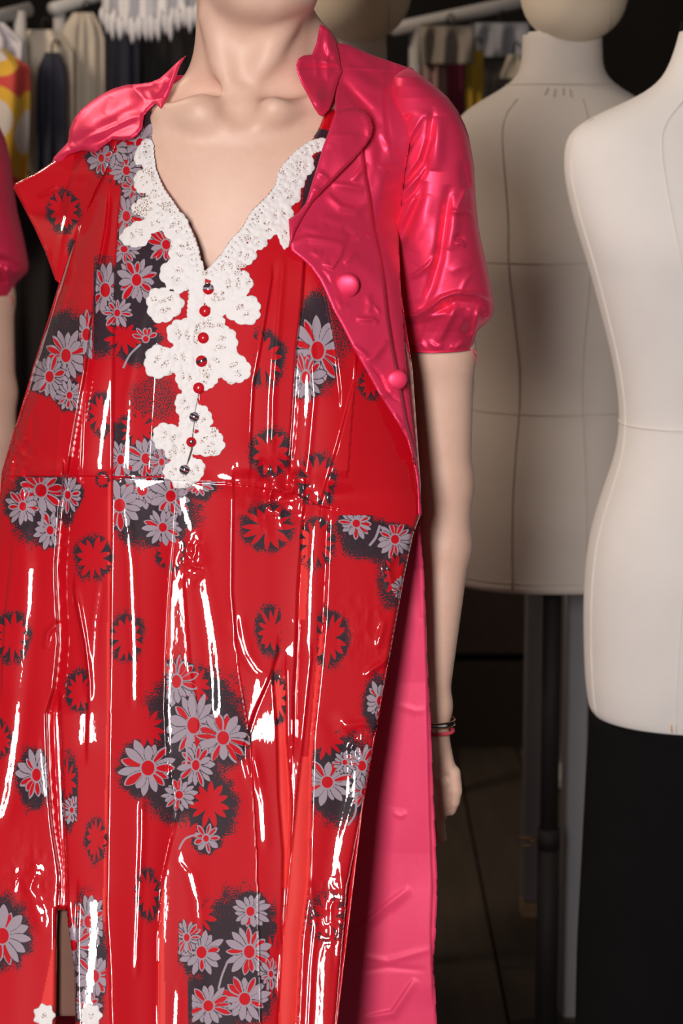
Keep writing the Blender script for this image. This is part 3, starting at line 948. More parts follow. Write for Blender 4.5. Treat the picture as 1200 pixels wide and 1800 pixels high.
NECK = [(266, 190), (268, 243), (275, 300), (290, 330), (310, 360), (328, 385), (342, 412), (351, 440), (357, 478), (362, 478), (384, 455), (402, 425), (425, 400), (442, 370), (468, 345), (486, 322), (490, 300), (502, 283), (522, 263), (546, 249), (560, 225), (572, 195)]
DRESS = [(590, 190), (650, 300), (700, 480), (725, 650), (739, 850), (739, 905), (726, 940), (711, 1010), (691, 1120), (666, 1260), (641, 1400), (611, 1560), (591, 1800), (585, 1862),
         (-130, 1862), (-110, 1700), (-78, 1300), (-30, 1000), (0, 870), (3, 830), (22, 765), (46, 690), (58, 645), (80, 575), (103, 500), (125, 430), (150, 350), (185, 275), (225, 215)]
dress_poly = DRESS + NECK
SLIT = [[(101, 1600), (116, 1600), (130, 1700), (134, 1880), (98, 1880)]]
dress, dx_, dy_ = sheet('dress', dress_poly, dress_Y, 1.8, M_vinyl, woman, .0010, .006, 8,
                        'red vinyl-coated dress printed with grey daisies, pleated below a waist seam', smooth_poly=False, cut=SLIT)
pr = Print(dx_, dy_)
GH, DA = pr.ghost, pr.daisy
# red flowers in dark stipple
for a in ((460, 630, 42, 50, 0, (445, None, None, None)), (475, 796, 36, 42, .3), (556, 846, 34, 52, .5, (None, None, None, 888)), (470, 926, 46, 42, .1),
          (165, 981, 34, 40, .2), (222, 1120, 32, 44, 0, (194, None, None, None)), (140, 1216, 26, 38, .2, (None, 156, None, None)), (22, 1120, 32, 46, .1),
          (478, 1108, 30, 44, .4, (None, 494, None, None)), (578, 1122, 34, 50, .2, (556, None, None, None)), (556, 955, 34, 46, .1, (526, None, 905, None)),
          (486, 1228, 20, 44, .3, (476, 502, None, None)), (177, 728, 24, 40, .1, (None, 194, None, None)), (168, 1476, 20, 42, .1), (260, 1572, 22, 44, .0),
          (652, 672, 22, 30, .3), (696, 1010, 26, 40, .2), (0, 1300, 20, 34, 0), (300, 970, 26, 34, .3), (180, 843, 12, 14, 0), (480, 1700, 24, 60, .2, (None, 488, None, None))):
    GH(a[0], a[1], a[2], a[3], a[4], 12, 1, a[5] if len(a) > 5 else None)
# clusters: dark grounds
for hx in ((240, 480, 70, 120, 1, 0, (F1, None, None, None)), (240, 590, 46, 56, .95), (180, 540, 36, 90, .95, 0, (165, 202, None, None)), (105, 620, 46, 84, .9, .25, (None, 172, None, None)),
           (270, 700, 50, 44, .5), (235, 790, 52, 66, .95, 0, (198, None, None, 838)), (270, 890, 84, 76, .95, 0, (199, None, 840, None)), (70, 890, 58, 70, .95, 0, (None, DARKGAP, 838, None)), (118, 880, 18, 46, .8, 0, (DARKGAP, None, 838, None)),
           (345, 1270, 92, 100, .9), (320, 1370, 80, 80, .9), (370, 1420, 50, 70, .95), (560, 600, 46, 90, .95, 0, ([(536, 450), (530, 540), (521, 610), (513, 740)], [(572, 520), (590, 620), (598, 690)], None, None)), (590, 560, 40, 90, .55),
           (60, 1370, 34, 60, .9, 0, (None, DARKGAP, None, None)), (122, 1390, 18, 70, .9, 0, (105, 137, None, None)), (0, 1640, 58, 70, .85), (150, 1680, 40, 110, .95, 0, (118, 190, None, None)),
           (420, 1680, 90, 120, .92, 0, (312, 486, None, None)), (380, 1760, 70, 60, .95, 0, (330, 486, None, None)), (600, 1370, 66, 84, .92, 0, (G8, None, None, None)), (660, 950, 66, 40, .9, 0, (None, None, 905, None)), (690, 1020, 30, 60, .7), (575, 1610, 44, 54, .6, 0, (G8, None, None, None)),
           (662, 1240, 26, 60, .85), (300, 1200, 40, 50, .8, 0, (290, None, None, None)), (210, 265, 46, 60, .95), (350, 858, 40, 14, .9, 0, (None, None, 846, None)), (250, 230, 40, 40, .9), (552, 318, 16, 60, .95, .3), (563, 236, 22, 9, .95)):
    pr.halo(*hx)
# red blossoms among them
for a in ((215, 592, 34, 34), (292, 572, 26, 26), (245, 752, 38, 34), (345, 1205, 26, 40), (258, 1278, 36, 40), (368, 1412, 40, 42), (330, 1462, 28, 22), (350, 1610, 32, 36), (118, 1372, 18, 40), (120, 1605, 24, 36), (575, 1300, 32, 36), (578, 1612, 36, 48), (205, 300, 26, 30), (300, 968, 24, 30), (172, 1715, 18, 40), (640, 1335, 20, 24)):
    GH(a[0], a[1], a[2], a[3], .2, 11, 5, None, .0)
# grey daisies
CENT = (F1, None, None, 838)
for a in ((240, 492, 38, .1, 1.1, CENT), (218, 438, 30, .3, .8, CENT), (292, 430, 34, .4, 1.0, CENT, .95), (185, 510, 38, 0, 1.3, (168, 201, None, None)), (206, 550, 26, .2, 1.1, (172, None, None, None)),
          (152, 588, 34, .1, 1.3, (140, 163, None, None)), (116, 625, 38, .2, 1.25, (None, 146, None, None)), (87, 662, 34, .1, 1.2, None), (122, 695, 26, .5, 1.1, (None, 140, None, None)),
          (558, 616, 50, .1, 1.2, ([(536, 450), (530, 540), (521, 610), (513, 740)], [(572, 520), (590, 620), (598, 690)], None, None)), (537, 664, 34, .2, 1.4, ([(530, 540), (521, 610), (513, 740)], None, None, None)),
          (212, 808, 30, .1, 1.2, (199, None, None, 838)), (256, 806, 34, .4, 1.1, (None, None, None, 838)), (284, 812, 24, .2, 1.2, (None, None, None, 838)),
          (250, 862, 40, .1, .9, (None, None, 839, None)), (210, 888, 44, .3, 1.0, (199, None, 839, None)), (300, 872, 40, .2, 1.0, (None, None, 841, None)), (286, 927, 34, .1, .95, None), (350, 850, 30, .0, .8, (None, None, 847, None), .9),
          (72, 862, 44, .2, 1.0, (None, DARKGAP, 839, None)), (40, 890, 30, .1, 1.1, (None, DARKGAP, 839, None)), (88, 932, 30, .3, 1.1, (None, DARKGAP, None, None)), (119, 870, 26, .3, 1.3, (DARKGAP, None, 839, None)),
          (310, 1198, 38, .2, 1.2, (292, None, None, None)), (340, 1275, 48, .1, 1.15, (293, None, None, None)), (392, 1297, 46, .3, 1.0, None), (260, 1350, 50, .05, 1.0, None), (344, 1345, 32, .4, 1.2, None), (315, 1397, 32, .2, .9, None),
          (64, 1362, 36, .2, 1.25, (None, DARKGAP, None, None)), (126, 1424, 20, .2, 1.3, (105, 136, None, None)), (4, 1645, 50, .1, 1.05, None),
          (156, 1620, 36, .3, 1.2, (138, 180, None, None)), (128, 1662, 36, .2, 1.1, (118, 170, None, None)), (166, 1716, 38, .1, 1.15, (None, 186, None, None)), (150, 1768, 30, .4, 1.0, (132, 186, None, None)),
          (440, 1602, 34, .1, 1.0, (None, 485, None, None)), (354, 1674, 40, .25, 1.05, (312, None, None, None)), (438, 1673, 42, .15, 1.05, (None, 486, None, None)), (328, 1648, 26, .4, 1.2, (313, None, None, None)), (430, 1756, 44, .1, .95, (None, 486, None, None)), (366, 1768, 40, .3, .95, (338, None, None, None)), (476, 1712, 22, .2, 1.3, (None, 486, None, None)),
          (575, 1375, 44, .1, .9, (G8, None, None, None)), (636, 1346, 34, .3, 1.1, None), (640, 1392, 26, .4, 1.2, None), (606, 1340, 24, .2, .9, None), (694, 948, 34, .2, .95, (None, None, 922, None)), (626, 920, 32, .4, .9, (None, None, 906, None)), (668, 1232, 30, .1, 1.2, None), (704, 1034, 18, .1, 1.2, None),
          (246, 252, 34, .2, 1.1, None), (222, 300, 30, .5, 1.1, None), (200, 262, 28, .1, 1.2, None), (236, 330, 26, .3, 1.0, CENT, .7), (222, 380, 32, .2, 1.2, CENT)):
    DA(a[0], a[1], a[2], a[3], a[4], 15, 3, a[5], a[6] if len(a) > 6 else .33)
DA(256, 596, 26, .0, .9, 11, 2, (F1, None, None, None), .8, 0, (3.3, 6.2))
DA(362, 1474, 26, .0, 1.0, 9, 2, None, .8, 0)
pr.stroke([(246, 606), (228, 624), (217, 646)], 1.8)
pr.stroke([(350, 1466), (326, 1474), (315, 1492)], 1.8)
pr.stroke([(330, 1290), (328, 1330), (326, 1350)], 1.8)
pr.stroke([(74, 900), (74, 920), (66, 940)], 1.8)
pr.stroke([(400, 1690), (390, 1715), (384, 1738)], 1.8)
pr.stroke([(667, 925), (660, 945), (650, 958)], 2.2)
pr.stroke([(626, 1400), (624, 1430), (612, 1450)], 1.8)
def strip(l, r):
    l, r = np.array(l, float), np.array(r, float); y0, y1 = max(l[:, 1].min(), r[:, 1].min()), min(l[:, 1].max(), r[:, 1].max())
    a = np.interp(dy_, l[:, 1], l[:, 0]); b = np.interp(dy_, r[:, 1], r[:, 0])
    return ((dx_ > a) & (dx_ < b) & (dy_ > y0) & (dy_ < y1)).astype(float)
matte = np.zeros(len(dx_))
for l, r in (([(482, 1190), (487, 1280), (490, 1400), (498, 1500), (496, 1560)], [(502, 1190), (503, 1300), (512, 1420), (508, 1560)]),
             ([(530, 1330), (516, 1460), (504, 1590), (492, 1700), (490, 1862)], [(548, 1330), (547, 1400), (543, 1550), (530, 1650), (518, 1862)]),
             ([(530, 930), (527, 1030), (524, 1090)], [(542, 930), (540, 1030), (536, 1090)]),
             ([(562, 1110), (553, 1190), (546, 1290), (540, 1340)], [(574, 1050), (565, 1160), (551, 1290), (548, 1340)]),
             ([(298, 1050), (293, 1150), (291, 1250)], [(302, 1050), (300, 1150), (294, 1250)]),
             ([(190, 846), (188, 1200), (184, 1450), (180, 1620)], [(195, 846), (193, 1200), (189, 1450), (186, 1620)]),
             ([(285, 1560), (279, 1650), (277, 1862)], [(288, 1560), (288, 1650), (292, 1862)]),
             ([(95, 1650), (82, 1720), (64, 1800), (50, 1862)], [(99, 1650), (100, 1720), (100, 1800), (100, 1862)])):
    matte = np.maximum(matte, strip(l, r))
pr.write(dress, matte)

# back of the dress, closing the tube behind the body
bv = []; bf = []
rows = list(range(330, 1865, 40)); NB = 22
for y in rows:
    xl = np.interp(y, [300, 350, 430, 500, 640, 760, 830, 870, 1000, 1300, 1862], [190, 152, 126, 104, 60, 24, 4, 1, -29, -77, -128]); xr = np.interp(y, [200, 500, 850, 905, 940, 1120, 1400, 1862], [610, 700, 736, 736, 722, 690, 640, 585])
    yl = float(dress_Y(np.array([xl]), np.array([float(y)]))[0]); yr = float(dress_Y(np.array([xr]), np.array([float(y)]))[0])
    a, b = np.array(P(xl, y, yl + .003)), np.array(P(xr, y, yr + .003))
    for j in range(NB + 1):
        t = j / NB; p = a * (1 - t) + b * t
        s = math.sin(math.pi * t) ** .55
        p = p + np.array([0, (.20 + .02 * math.sin(t * 40 + y * .004)) * s, 0])
        bv.append(p)
for i in range(len(rows) - 1):
    for j in range(NB):
        k = i * (NB + 1) + j
        bf.append((k, k + 1, k + NB + 2, k + NB + 1))
back = obj('dress_back', bv, bf, M_vinyl, dress)
set_attr(back, 'uvp', np.array(bv) * 17.5, 'VEC'); set_attr(back, 'mt', np.zeros(len(bv)))
set_attr(back, 'pr', np.zeros((len(bv), 4)), 'COL')
solidify(back, .001)

# turned-out corner of the front, hanging free at the shoulder
FLAP = [(96, 282), (60, 306), (26, 322), (23, 330), (40, 362), (60, 400), (80, 445), (97, 492), (106, 500), (122, 450), (140, 400), (165, 340), (190, 290), (206, 250), (206, 232), (186, 236), (160, 246), (128, 260), (108, 274)]
def flap_Y(X, Y):
    b = dress_Y(np.maximum(X, 150), Y) - .006
    b = b + .00016 * (205 - X) + .00005 * np.maximum(150 - X, 0) + .00010 * (Y - 236) - .0022 * vnoise(X / 60, Y / 60, 31)
    b = np.minimum(b, drape(X, Y, .007))
    b -= vridge(X, Y, [(146, 280), (126, 350), (108, 420), (98, 480)], .0018, 5)
    b -= vridge(X, Y, [(188, 290), (165, 340), (140, 400), (122, 450)], .0020, 8)
    b -= crease(X, Y, [(66, 345), (84, 338), (100, 328)], .0022, 4)
    b -= crease(X, Y, [(76, 434), (84, 442), (90, 456)], .0020, 4)
    return b
flap, fx_, fy_ = sheet('dress_lapel', FLAP, flap_Y, 1.8, M_vinyl, dress, .0016, .003, 6, 'pointed red lapel standing off the shoulder', smooth_poly=False)
pf = Print(fx_, fy_)
pf.ghost(112, 371, 30, 38, .4, 13, 4)
pf.halo(178, 285, 26, 32, .6); pf.daisy(178, 278, 26, .2, 1.2, 11, 3)
pf.halo(126, 436, 9, 18, .8)
pf.write(flap)

# ------------------------------------------------------------------ lace on the front of the dress
def lace_sdf(X, Y):
    d = np.full(X.shape, 99.); hole = np.zeros(X.shape); rel = np.zeros(X.shape)
    def blob(cx, cy, rx, ry=None, rot=0, n=9, hole_=True):
        nonlocal d, hole
        ry = ry or rx
        x, y = X - cx, Y - cy; c, s = math.cos(rot), math.sin(rot); x, y = x * c + y * s, -x * s + y * c
        r = np.hypot(x / rx, y / ry); th = np.arctan2(y / ry, x / rx)
        m = min(rx, ry)
        q = (r - 1 - .11 * np.abs(np.sin(th * n / 2 + cx)) + .07 - .08 * np.sin(3 * th + cy)) * m
        rel[:] = np.where((q < 2) & (r < 1.2), np.cos(th * n + 2 * cx) * np.clip(r, 0, 1) + .8 * np.cos(r * 7), rel)
        d = np.minimum(d, q)
        if hole_: hole = np.maximum(hole, np.exp(-(((np.hypot(x / rx, y / ry) - .30) / .16) ** 2)) * (np.sin(2 * th + cx) > -.2) * 1.0)
    def band(pts, w, sc=8):
        nonlocal d
        p = np.array(curve(pts, False, 4)); best = np.full(X.shape, 1e9); L = 0; along = np.zeros(X.shape)
        for a, b in zip(p[:-1], p[1:]):
            e = b - a; ln = np.hypot(*e); t = np.clip(((X - a[0]) * e[0] + (Y - a[1]) * e[1]) / (ln * ln + 1e-9), 0, 1)
            q = np.hypot(X - a[0] - t * e[0], Y - a[1] - t * e[1]); k = q < best
            best = np.where(k, q, best); along = np.where(k, L + t * ln, along); L += ln
        d = np.minimum(d, best - w - 1.4 * np.abs(np.sin(along / sc * math.pi)))
        return best, along
    LB = [(258, 254), (263, 300), (278, 336), (298, 366), (316, 392), (330, 418), (339, 446), (345, 480)]
    RB = [(370, 482), (392, 462), (412, 432), (434, 408), (452, 378), (477, 354), (494, 330), (500, 306), (512, 290), (530, 272), (550, 258), (566, 254)]
    for B in (LB, RB):
        best, al = band(B, 11)
        eye = np.exp(-(((best - 3) / 3.0) ** 2)) * (np.sin(al / 5 * math.pi) > .1) * .8
        hole = np.maximum(hole, eye)
    band([(347, 470), (343, 560), (338, 640), (332, 720), (322, 800), (318, 850)], 14)
    for b in ((248, 272, 13, 18, .3), (252, 318, 17, 22, .4), (270, 340, 15, 20), (262, 362, 30, 20, -.3), (240, 412, 29, 22, -.5), (286, 372, 22, 20), (272, 392, 22, 16, -.4), (308, 400, 24, 26), (318, 440, 22, 26), (312, 482, 30, 32), (288, 536, 33, 31), (322, 588, 28, 30), (283, 636, 32, 29), (316, 628, 26, 22),
              (328, 662, 22, 24), (326, 712, 20, 22), (352, 735, 22, 22), (296, 768, 30, 24), (364, 778, 32, 26, -.2), (316, 790, 26, 30), (305, 828, 18, 20), (342, 826, 18, 22), (326, 840, 20, 14),
              (410, 498, 32, 32), (427, 545, 33, 26), (385, 520, 24, 34), (370, 567, 24, 22), (388, 602, 32, 28), (414, 648, 26, 28), (374, 638, 30, 28), (362, 668, 20, 18),
              (398, 468, 26, 22), (428, 448, 22, 22), (452, 422, 18, 20), (470, 398, 24, 22), (500, 412, 12, 24), (492, 376, 26, 26), (508, 340, 20, 24), (520, 312, 20, 22), (534, 288, 20, 20)):
        blob(*b)
    d = d + .5 * vnoise(X / 5, Y / 5, 51)
    nk = poly_sdf(X, Y, [(q[0], q[1]) for q in NECK])
    d = np.maximum(d, -(nk + 2.5) )
    hole = np.maximum(hole, .8 * smooth(.45, .75, vnoise(X / 15, Y / 15, 52)))
    return d, hole, rel
xs, ys = np.arange(200, 585, 1.25), np.arange(240, 860, 1.25)
X, Y = np.meshgrid(xs, ys)
sd, hole, rel = lace_sdf(X, Y)
gy_, gx_ = np.gradient(sd, 1.25)
gn = np.maximum(np.hypot(gx_, gy_), .5)
near = np.abs(sd) < .9
Xs, Ys = np.where(near, X - sd * gx_ / gn ** 2, X), np.where(near, Y - sd * gy_ / gn ** 2, Y)
base = dress_base(Xs, Ys) - dress_h(Xs, Ys)
D = smin(base, bil(bsafe, Xs, Ys) - .004, .006) - .0009 - .0011 * (1 - np.exp(np.minimum(sd, 0) / 2.5)) - .0006 * vnoise(Xs / 7, Ys / 7, 53) + .0007 * hole - .0002 * rel
keep = sd < .9
quad = keep[:-1, :-1] & keep[1:, :-1] & keep[:-1, 1:] & keep[1:, 1:]
used = np.zeros(X.shape, bool)
used[:-1, :-1] |= quad; used[1:, :-1] |= quad; used[:-1, 1:] |= quad; used[1:, 1:] |= quad
idx = np.full(X.shape, -1, np.int64); idx[used] = np.arange(used.sum())
r, c = np.nonzero(quad)
lace = obj('lace_trim', W(Xs[used], Ys[used], D[used]), np.stack([idx[r, c], idx[r + 1, c], idx[r + 1, c + 1], idx[r, c + 1]], 1), M_lace, dress, True, 'white floral lace edging the V neckline and button placket')
set_attr(lace, 'uvp', np.stack([Xs[used] / 100, Ys[used] / 100, 0 * Xs[used]], 1), 'VEC'); set_attr(lace, 'hole', hole[used])
solidify(lace, .0007)
# opening of the placket: a narrow dark slit stitched below the fifth button
sl = MB()
pl = [(350, 690), (346, 705), (343, 722), (341, 744), (339, 760), (337, 790), (332, 806), (328, 818)]
dd = lambda x, y: float((dress_base(np.array([x]), np.array([y])) - dress_h(np.array([x]), np.array([y])))[0])
sl.tube([P(x, y, min(dd(x, y), 9) - .0026) for x, y in pl], [.0001, .0001, .0002, .0002, .0004, .0008, .0008, .0002], 6)
M_slit = simple_mat('brown_stitching', (.10, .055, .04), .9)
sl.build('placket_stitching', M_slit, dress)

# covered buttons in the same vinyl print
def dome_prof(r, h, rim=.25):
    return [(r * .86, -.0006), (r, h * rim * .4), (r * .995, h * rim)] + [(r * math.cos(a), h * rim + h * (1 - rim) * math.sin(a)) for a in np.linspace(.15, 1.5, 8)]
def dress_button(px, py, r, kind, seed):
    Y = dd(px, py) - .0022
    c = P(px, py, Y)
    m = MB().lathe(dome_prof(r, r * .62), c, (-.02, -1, .10), 28)
    o = m.build('button', M_vinyl, dress)
    v = np.array(m.v)
    x = (v[:, 0] - c[0]) / r; z = (v[:, 2] - c[2]) / r
    n = len(v); G = np.full(n, -9.); R = np.full(n, -9.); D_ = np.full(n, -9.); de = np.zeros(n)
    if kind == 'half': D_ = (z + .1) * 12; G = np.abs(z - .15) * -14 + 2.2; G = np.maximum(G, 2 - 14 * np.abs(x - .3 - .3 * z)) * (z > -.1) - 5 * (z < -.1)
    if kind == 'dark': D_ = np.full(n, 5.); G = 2.4 - 16 * np.abs(np.sin(3 * x + seed) * .5 + z * .6); R = 1.5 - 14 * np.hypot(x + .3, z - .3)
    if kind == 'mix': D_ = 2.5 - 9 * np.abs(z - .4 * x - .1); 
    if kind == 'dot': D_ = 4 - 9 * np.hypot(x - .1, z - .1)
    if kind == 'grey': D_ = np.full(n, 4.); G = 4 - 10 * np.abs(np.sin(4 * z + 2 * x)); R = 2 - 10 * np.hypot(x - .3, z + .2)
    f = lambda q: np.clip(.5 + q / 10, 0, 1)
    set_attr(o, 'pr', np.stack([f(G), f(R), f(D_), de], 1), 'COL'); set_attr(o, 'mt', np.zeros(n)); set_attr(o, 'uvp', np.stack([v[:, 0] * 17, v[:, 2] * 17, v[:, 1]], 1), 'VEC')
    return o
for i, (x, y, r, kd) in enumerate(((366, 508, 10, 'half'), (360, 547, 10.2, 'red'), (357, 594, 10, 'red'), (354, 635, 10.4, 'mix'), (349, 682, 10, 'red'), (341, 733, 8.6, 'grey'), (336, 777, 9, 'dot'), (324, 826, 9, 'grey'))):
    dress_button(x, y, r * 2.06 / FPX, kd, i)

# slip with a lace hem, at the bottom left; its brown paints the leg's shaded skin
def slip_Y(X, Y): return dress_base(X, Y) + .030 + .003 * np.sin(X / 14)
slip, _, _ = sheet('slip', [(-60, 1600), (260, 1600), (262, 1786), (-60, 1786)], slip_Y, 5, simple_mat('shaded_leg_slip', (.16, .075, .055), .9), dress, .0008, label='slip under the dress, coloured as the shaded leg in the opening', smooth_poly=False)
for (cx, cy) in ((78, 1785), (160, 1785)):
    def hem_Y(X, Y): return dress_Y(X, Y) - .003 + .0004 * np.sin(X / 3)
    pts = [(cx + (18 + 2.2 * math.cos(7 * t)) * math.cos(t) * 1.05, cy + (20 + 2.2 * math.cos(7 * t)) * math.sin(t)) for t in np.linspace(0, 2 * math.pi, 60, endpoint=False)]
    o, hx, hy = sheet('hem_lace', pts, hem_Y, 1.6, M_lace, dress, .0008, .0012, 3, smooth_poly=False)
    set_attr(o, 'hole', np.exp(-(((hx - cx) / 6) ** 2 + ((hy - cy) / 7) ** 2)))


# ------------------------------------------------------------------ the pink satin coat
def wr(X, Y, lines):
    h = np.zeros(X.shape)
    for L in lines: h += crease(X, Y, L[0], L[1], L[2], L[3] if len(L) > 3 else None)
    return h
# main front on the right of the photograph, from shoulder to waist
FRONT = [(591, 76), (610, 77), (650, 95), (690, 109), (722, 120), (734, 150), (728, 180), (722, 240), (712, 300), (700, 400), (704, 500), (710, 590), (716, 660), (726, 750), (737, 838), (741, 905),
         (735, 905), (733, 850), (727, 812), (715, 772), (698, 742), (680, 714), (660, 682), (640, 646), (620, 611), (601, 573), (586, 546), (571, 511), (561, 491), (546, 470), (530, 455), (512, 441), (510, 430), (507, 386), (524, 374), (546, 345), (570, 300), (582, 250), (588, 196), (590, 150)]
PF = [(636, 262), (642, 310), (649, 345), (656, 400), (667, 450), (675, 500), (681, 555), (690, 612), (700, 662), (714, 740), (728, 800)]
def front_Yc(X, Y):
    b = smin(dress_base(X, Y) - .010, drape(X, Y, .014), .010)
    h = fold(X, Y, PF, .0075, 26, 20, 30)
    h += .004 * smooth(640, 500, X) * smooth(360, 460, Y) * smooth(640, 560, Y)
    h += wr(X, Y, (
        ([(598, 140), (620, 165), (650, 195), (668, 225)], -.0050, 9), ([(606, 120), (650, 150), (690, 160)], .0025, 12), ([(600, 118), (650, 121), (700, 122)], .0012, 3),
        ([(683, 128), (679, 160), (678, 200), (686, 250), (697, 300)], -.0012, 4), ([(676, 130), (672, 190), (676, 240)], .0012, 6), ([(668, 230), (684, 255), (700, 290)], .0018, 8), ([(655, 260), (664, 300), (672, 350)], .0022, 10), ([(664, 290), (676, 296), (684, 305)], .0018, 4),
        ([(655, 210), (668, 260), (660, 330)], -.0025, 9),
        ([(500, 430), (540, 416), (580, 422), (606, 428)], .0030, 9, 3), ([(606, 428), (598, 450), (584, 470), (566, 462)], .0032, 8, 3), ([(560, 380), (600, 390), (640, 380)], .0016, 8),
        ([(575, 340), (600, 362), (625, 368), (645, 358)], .0034, 10, 3), ([(583, 322), (610, 326), (640, 332)], .0026, 9, 4), ([(618, 318), (632, 300), (642, 285)], .0026, 7, 3), ([(625, 420), (640, 410), (658, 414)], .0018, 5, 2), ([(604, 462), (618, 448), (630, 446)], .0022, 6, 3),
        ([(626, 558), (640, 560), (656, 560), (666, 568)], .0026, 6, 2.5), ([(646, 516), (650, 535), (646, 552)], .0018, 6), ([(655, 535), (664, 545), (668, 552)], .0012, 3),
        ([(646, 636), (660, 622), (680, 598)], .0026, 8, 3), ([(620, 606), (640, 622), (650, 634)], .0016, 5), ([(650, 640), (668, 660), (678, 684), (692, 700), (704, 706)], -.0022, 2.6), ([(652, 690), (672, 694), (690, 690)], .0016, 6), ([(690, 730), (706, 748), (716, 744)], .0018, 5),
        ([(564, 476), (574, 486), (580, 500)], -.0016, 2.4), ([(598, 446), (640, 470), (670, 500)], .0012, 14), ([(590, 520), (600, 540), (615, 535)], .0010, 5),
        ([(530, 400), (560, 405), (575, 395)], .0014, 7), ([(545, 440), (560, 448), (566, 440)], .0012, 5), ([(600, 400), (616, 412), (612, 430)], -.0014, 6)))
    h += .0007 * vnoise(X / 40, Y / 52, 61, 1)
    return b - h * 1.2
coat, _, _ = sheet('coat', FRONT, front_Yc, 1.8, M_satin, woman, .0012, .0022, 5, 'open pink satin coat with short puffed sleeve, wide lapel and covered buttons', smooth_poly=False)

COLLAR = [(562, 43), (567, 44), (579, 53), (590, 72), (595, 92), (598, 112), (601, 126), (595, 140), (590, 156), (585, 176), (578, 194), (568, 205), (560, 202), (552, 190), (540, 166), (530, 148), (523, 130), (520, 116), (524, 103), (534, 97), (548, 96), (556, 75)]
def collar_Y(X, Y):
    b = np.minimum(drape(X, Y, .020), front_Yc(np.maximum(X, 575), Y) - .004)
    b = smin(b, 2.165 + .0006 * (X - 540) - .00010 * (Y - 120), .01)
    h = wr(X, Y, (([(522, 120), (560, 117), (600, 118)], -.0022, 3.0), ([(524, 108), (560, 106), (598, 112)], .0022, 6), ([(572, 60), (580, 85), (592, 112)], .0030, 7), ([(552, 96), (556, 115), (556, 140)], .0012, 4), ([(560, 140), (556, 165), (562, 196)], .0030, 11), ([(592, 128), (584, 150), (578, 185)], .0026, 7), ([(575, 110), (584, 98), (590, 100)], -.0016, 4), ([(566, 76), (574, 100), (590, 108)], -.0014, 4)))
    return b - h - .0010 * vnoise(X / 18, Y / 18, 63)
sheet('collar', COLLAR, collar_Y, 1.5, M_satin, coat, .0014, .003, 6, smooth_poly=False)

LAPEL = [(589, 195), (608, 191), (628, 191), (641, 196), (651, 208), (655, 224), (652, 240), (644, 254), (634, 266), (622, 280), (610, 292), (597, 305), (585, 318), (566, 337), (550, 354), (540, 370), (530, 386), (520, 405), (511, 428), (509, 410), (507, 385), (522, 376), (535, 362), (541, 345), (549, 318), (558, 290), (566, 262), (577, 232)]
def lapel_Y(X, Y):
    b = np.minimum(front_Yc(np.maximum(X, 590 - (Y - 195) * .38), Y), drape(X, Y, .02)) - .006
    b = b - .006 * smooth(.0, 60, (X - 560) + (330 - Y) * .25) * smooth(400, 330, Y)
    h = wr(X, Y, (([(640, 196), (648, 215), (650, 240), (640, 262)], .0030, 8), ([(578, 236), (610, 238), (640, 240)], .0008, 4), ([(556, 300), (572, 312), (580, 322)], .0026, 5), ([(548, 330), (562, 338), (566, 342)], .0024, 5), ([(580, 250), (566, 300), (545, 350), (520, 385)], .0022, 12)))
    return b - h - .0009 * vnoise(X / 22, Y / 22, 64)
sheet('lapel', LAPEL, lapel_Y, 1.5, M_satin, coat, .0014, .0035, 6, smooth_poly=False)

# shoulder and turned collar on the left of the photograph
LEFT = [(327, 97), (317, 104), (306, 114), (295, 125), (280, 138), (266, 144), (245, 147), (221, 149), (200, 155), (181, 164), (160, 178), (142, 193), (130, 208), (122, 228), (119, 250), (106, 264), (94, 277), (90, 291), (104, 288), (120, 272), (146, 264), (168, 268), (182, 257), (198, 245), (215, 247), (232, 245), (243, 236), (250, 226), (253, 204), (262, 192), (273, 181), (282, 191), (290, 180), (300, 160), (309, 136), (316, 116)]
def left_Yc(X, Y):
    b = smin(drape(X, Y, .019), 2.23, .01)
    b = np.minimum(b, dress_Y(X, Y) - .007)
    h = wr(X, Y, (([(130, 250), (165, 215), (200, 195), (250, 168)], .0060, 14), ([(125, 262), (160, 240), (205, 220), (250, 200)], .0040, 8, 4), ([(140, 262), (180, 245), (200, 232), (240, 215)], -.0030, 6), ([(182, 200), (190, 182), (195, 170)], .0022, 6), ([(205, 215), (225, 205), (250, 203)], .0025, 6), ([(290, 135), (280, 160), (255, 180)], .0030, 9), ([(270, 145), (262, 160), (270, 178)], -.0018, 6), ([(95, 285), (108, 270), (122, 262)], .0030, 6), ([(120, 258), (150, 256), (185, 250)], .0022, 6), ([(326, 98), (308, 120), (296, 150)], .0030, 6)))
    return b - h - .0014 * vnoise(X / 26, Y / 22, 65)
sheet('shoulder', LEFT, left_Yc, 1.6, M_satin, coat, .0014, .006, 7, smooth_poly=False)

# sleeve: a puffed tube gathered above the hem
ys_ = [120, 127, 136, 152, 172, 195, 220, 240, 290, 350, 400, 420, 470, 505, 525, 535, 545, 555, 562, 572, 582, 595, 606, 616]
xl_ = [712, 700, 690, 684, 681, 681, 682, 683, 687, 689, 689, 689, 689, 690, 691, 692, 693, 695, 697, 699, 701, 703, 705, 706]
xr_ = [722, 733, 745, 766, 788, 805, 817, 824, 833, 836, 841, 845, 856, 863, 866, 868, 868, 866, 861, 850, 839, 834, 832, 829]
dp_ = [.012, .036, .052, .060, .065, .067, .067, .067, .066, .066, .066, .066, .066, .065, .065, .064, .063, .061, .058, .054, .051, .049, .048, .047]
NT_ = 200; yy = np.arange(120, 617.5, 2.0)
TH, YY = np.meshgrid(np.linspace(0, 2 * math.pi, NT_, endpoint=False), yy)
xl, xr, dp = np.interp(YY, ys_, xl_), np.interp(YY, ys_, xr_), np.interp(YY, ys_, dp_)
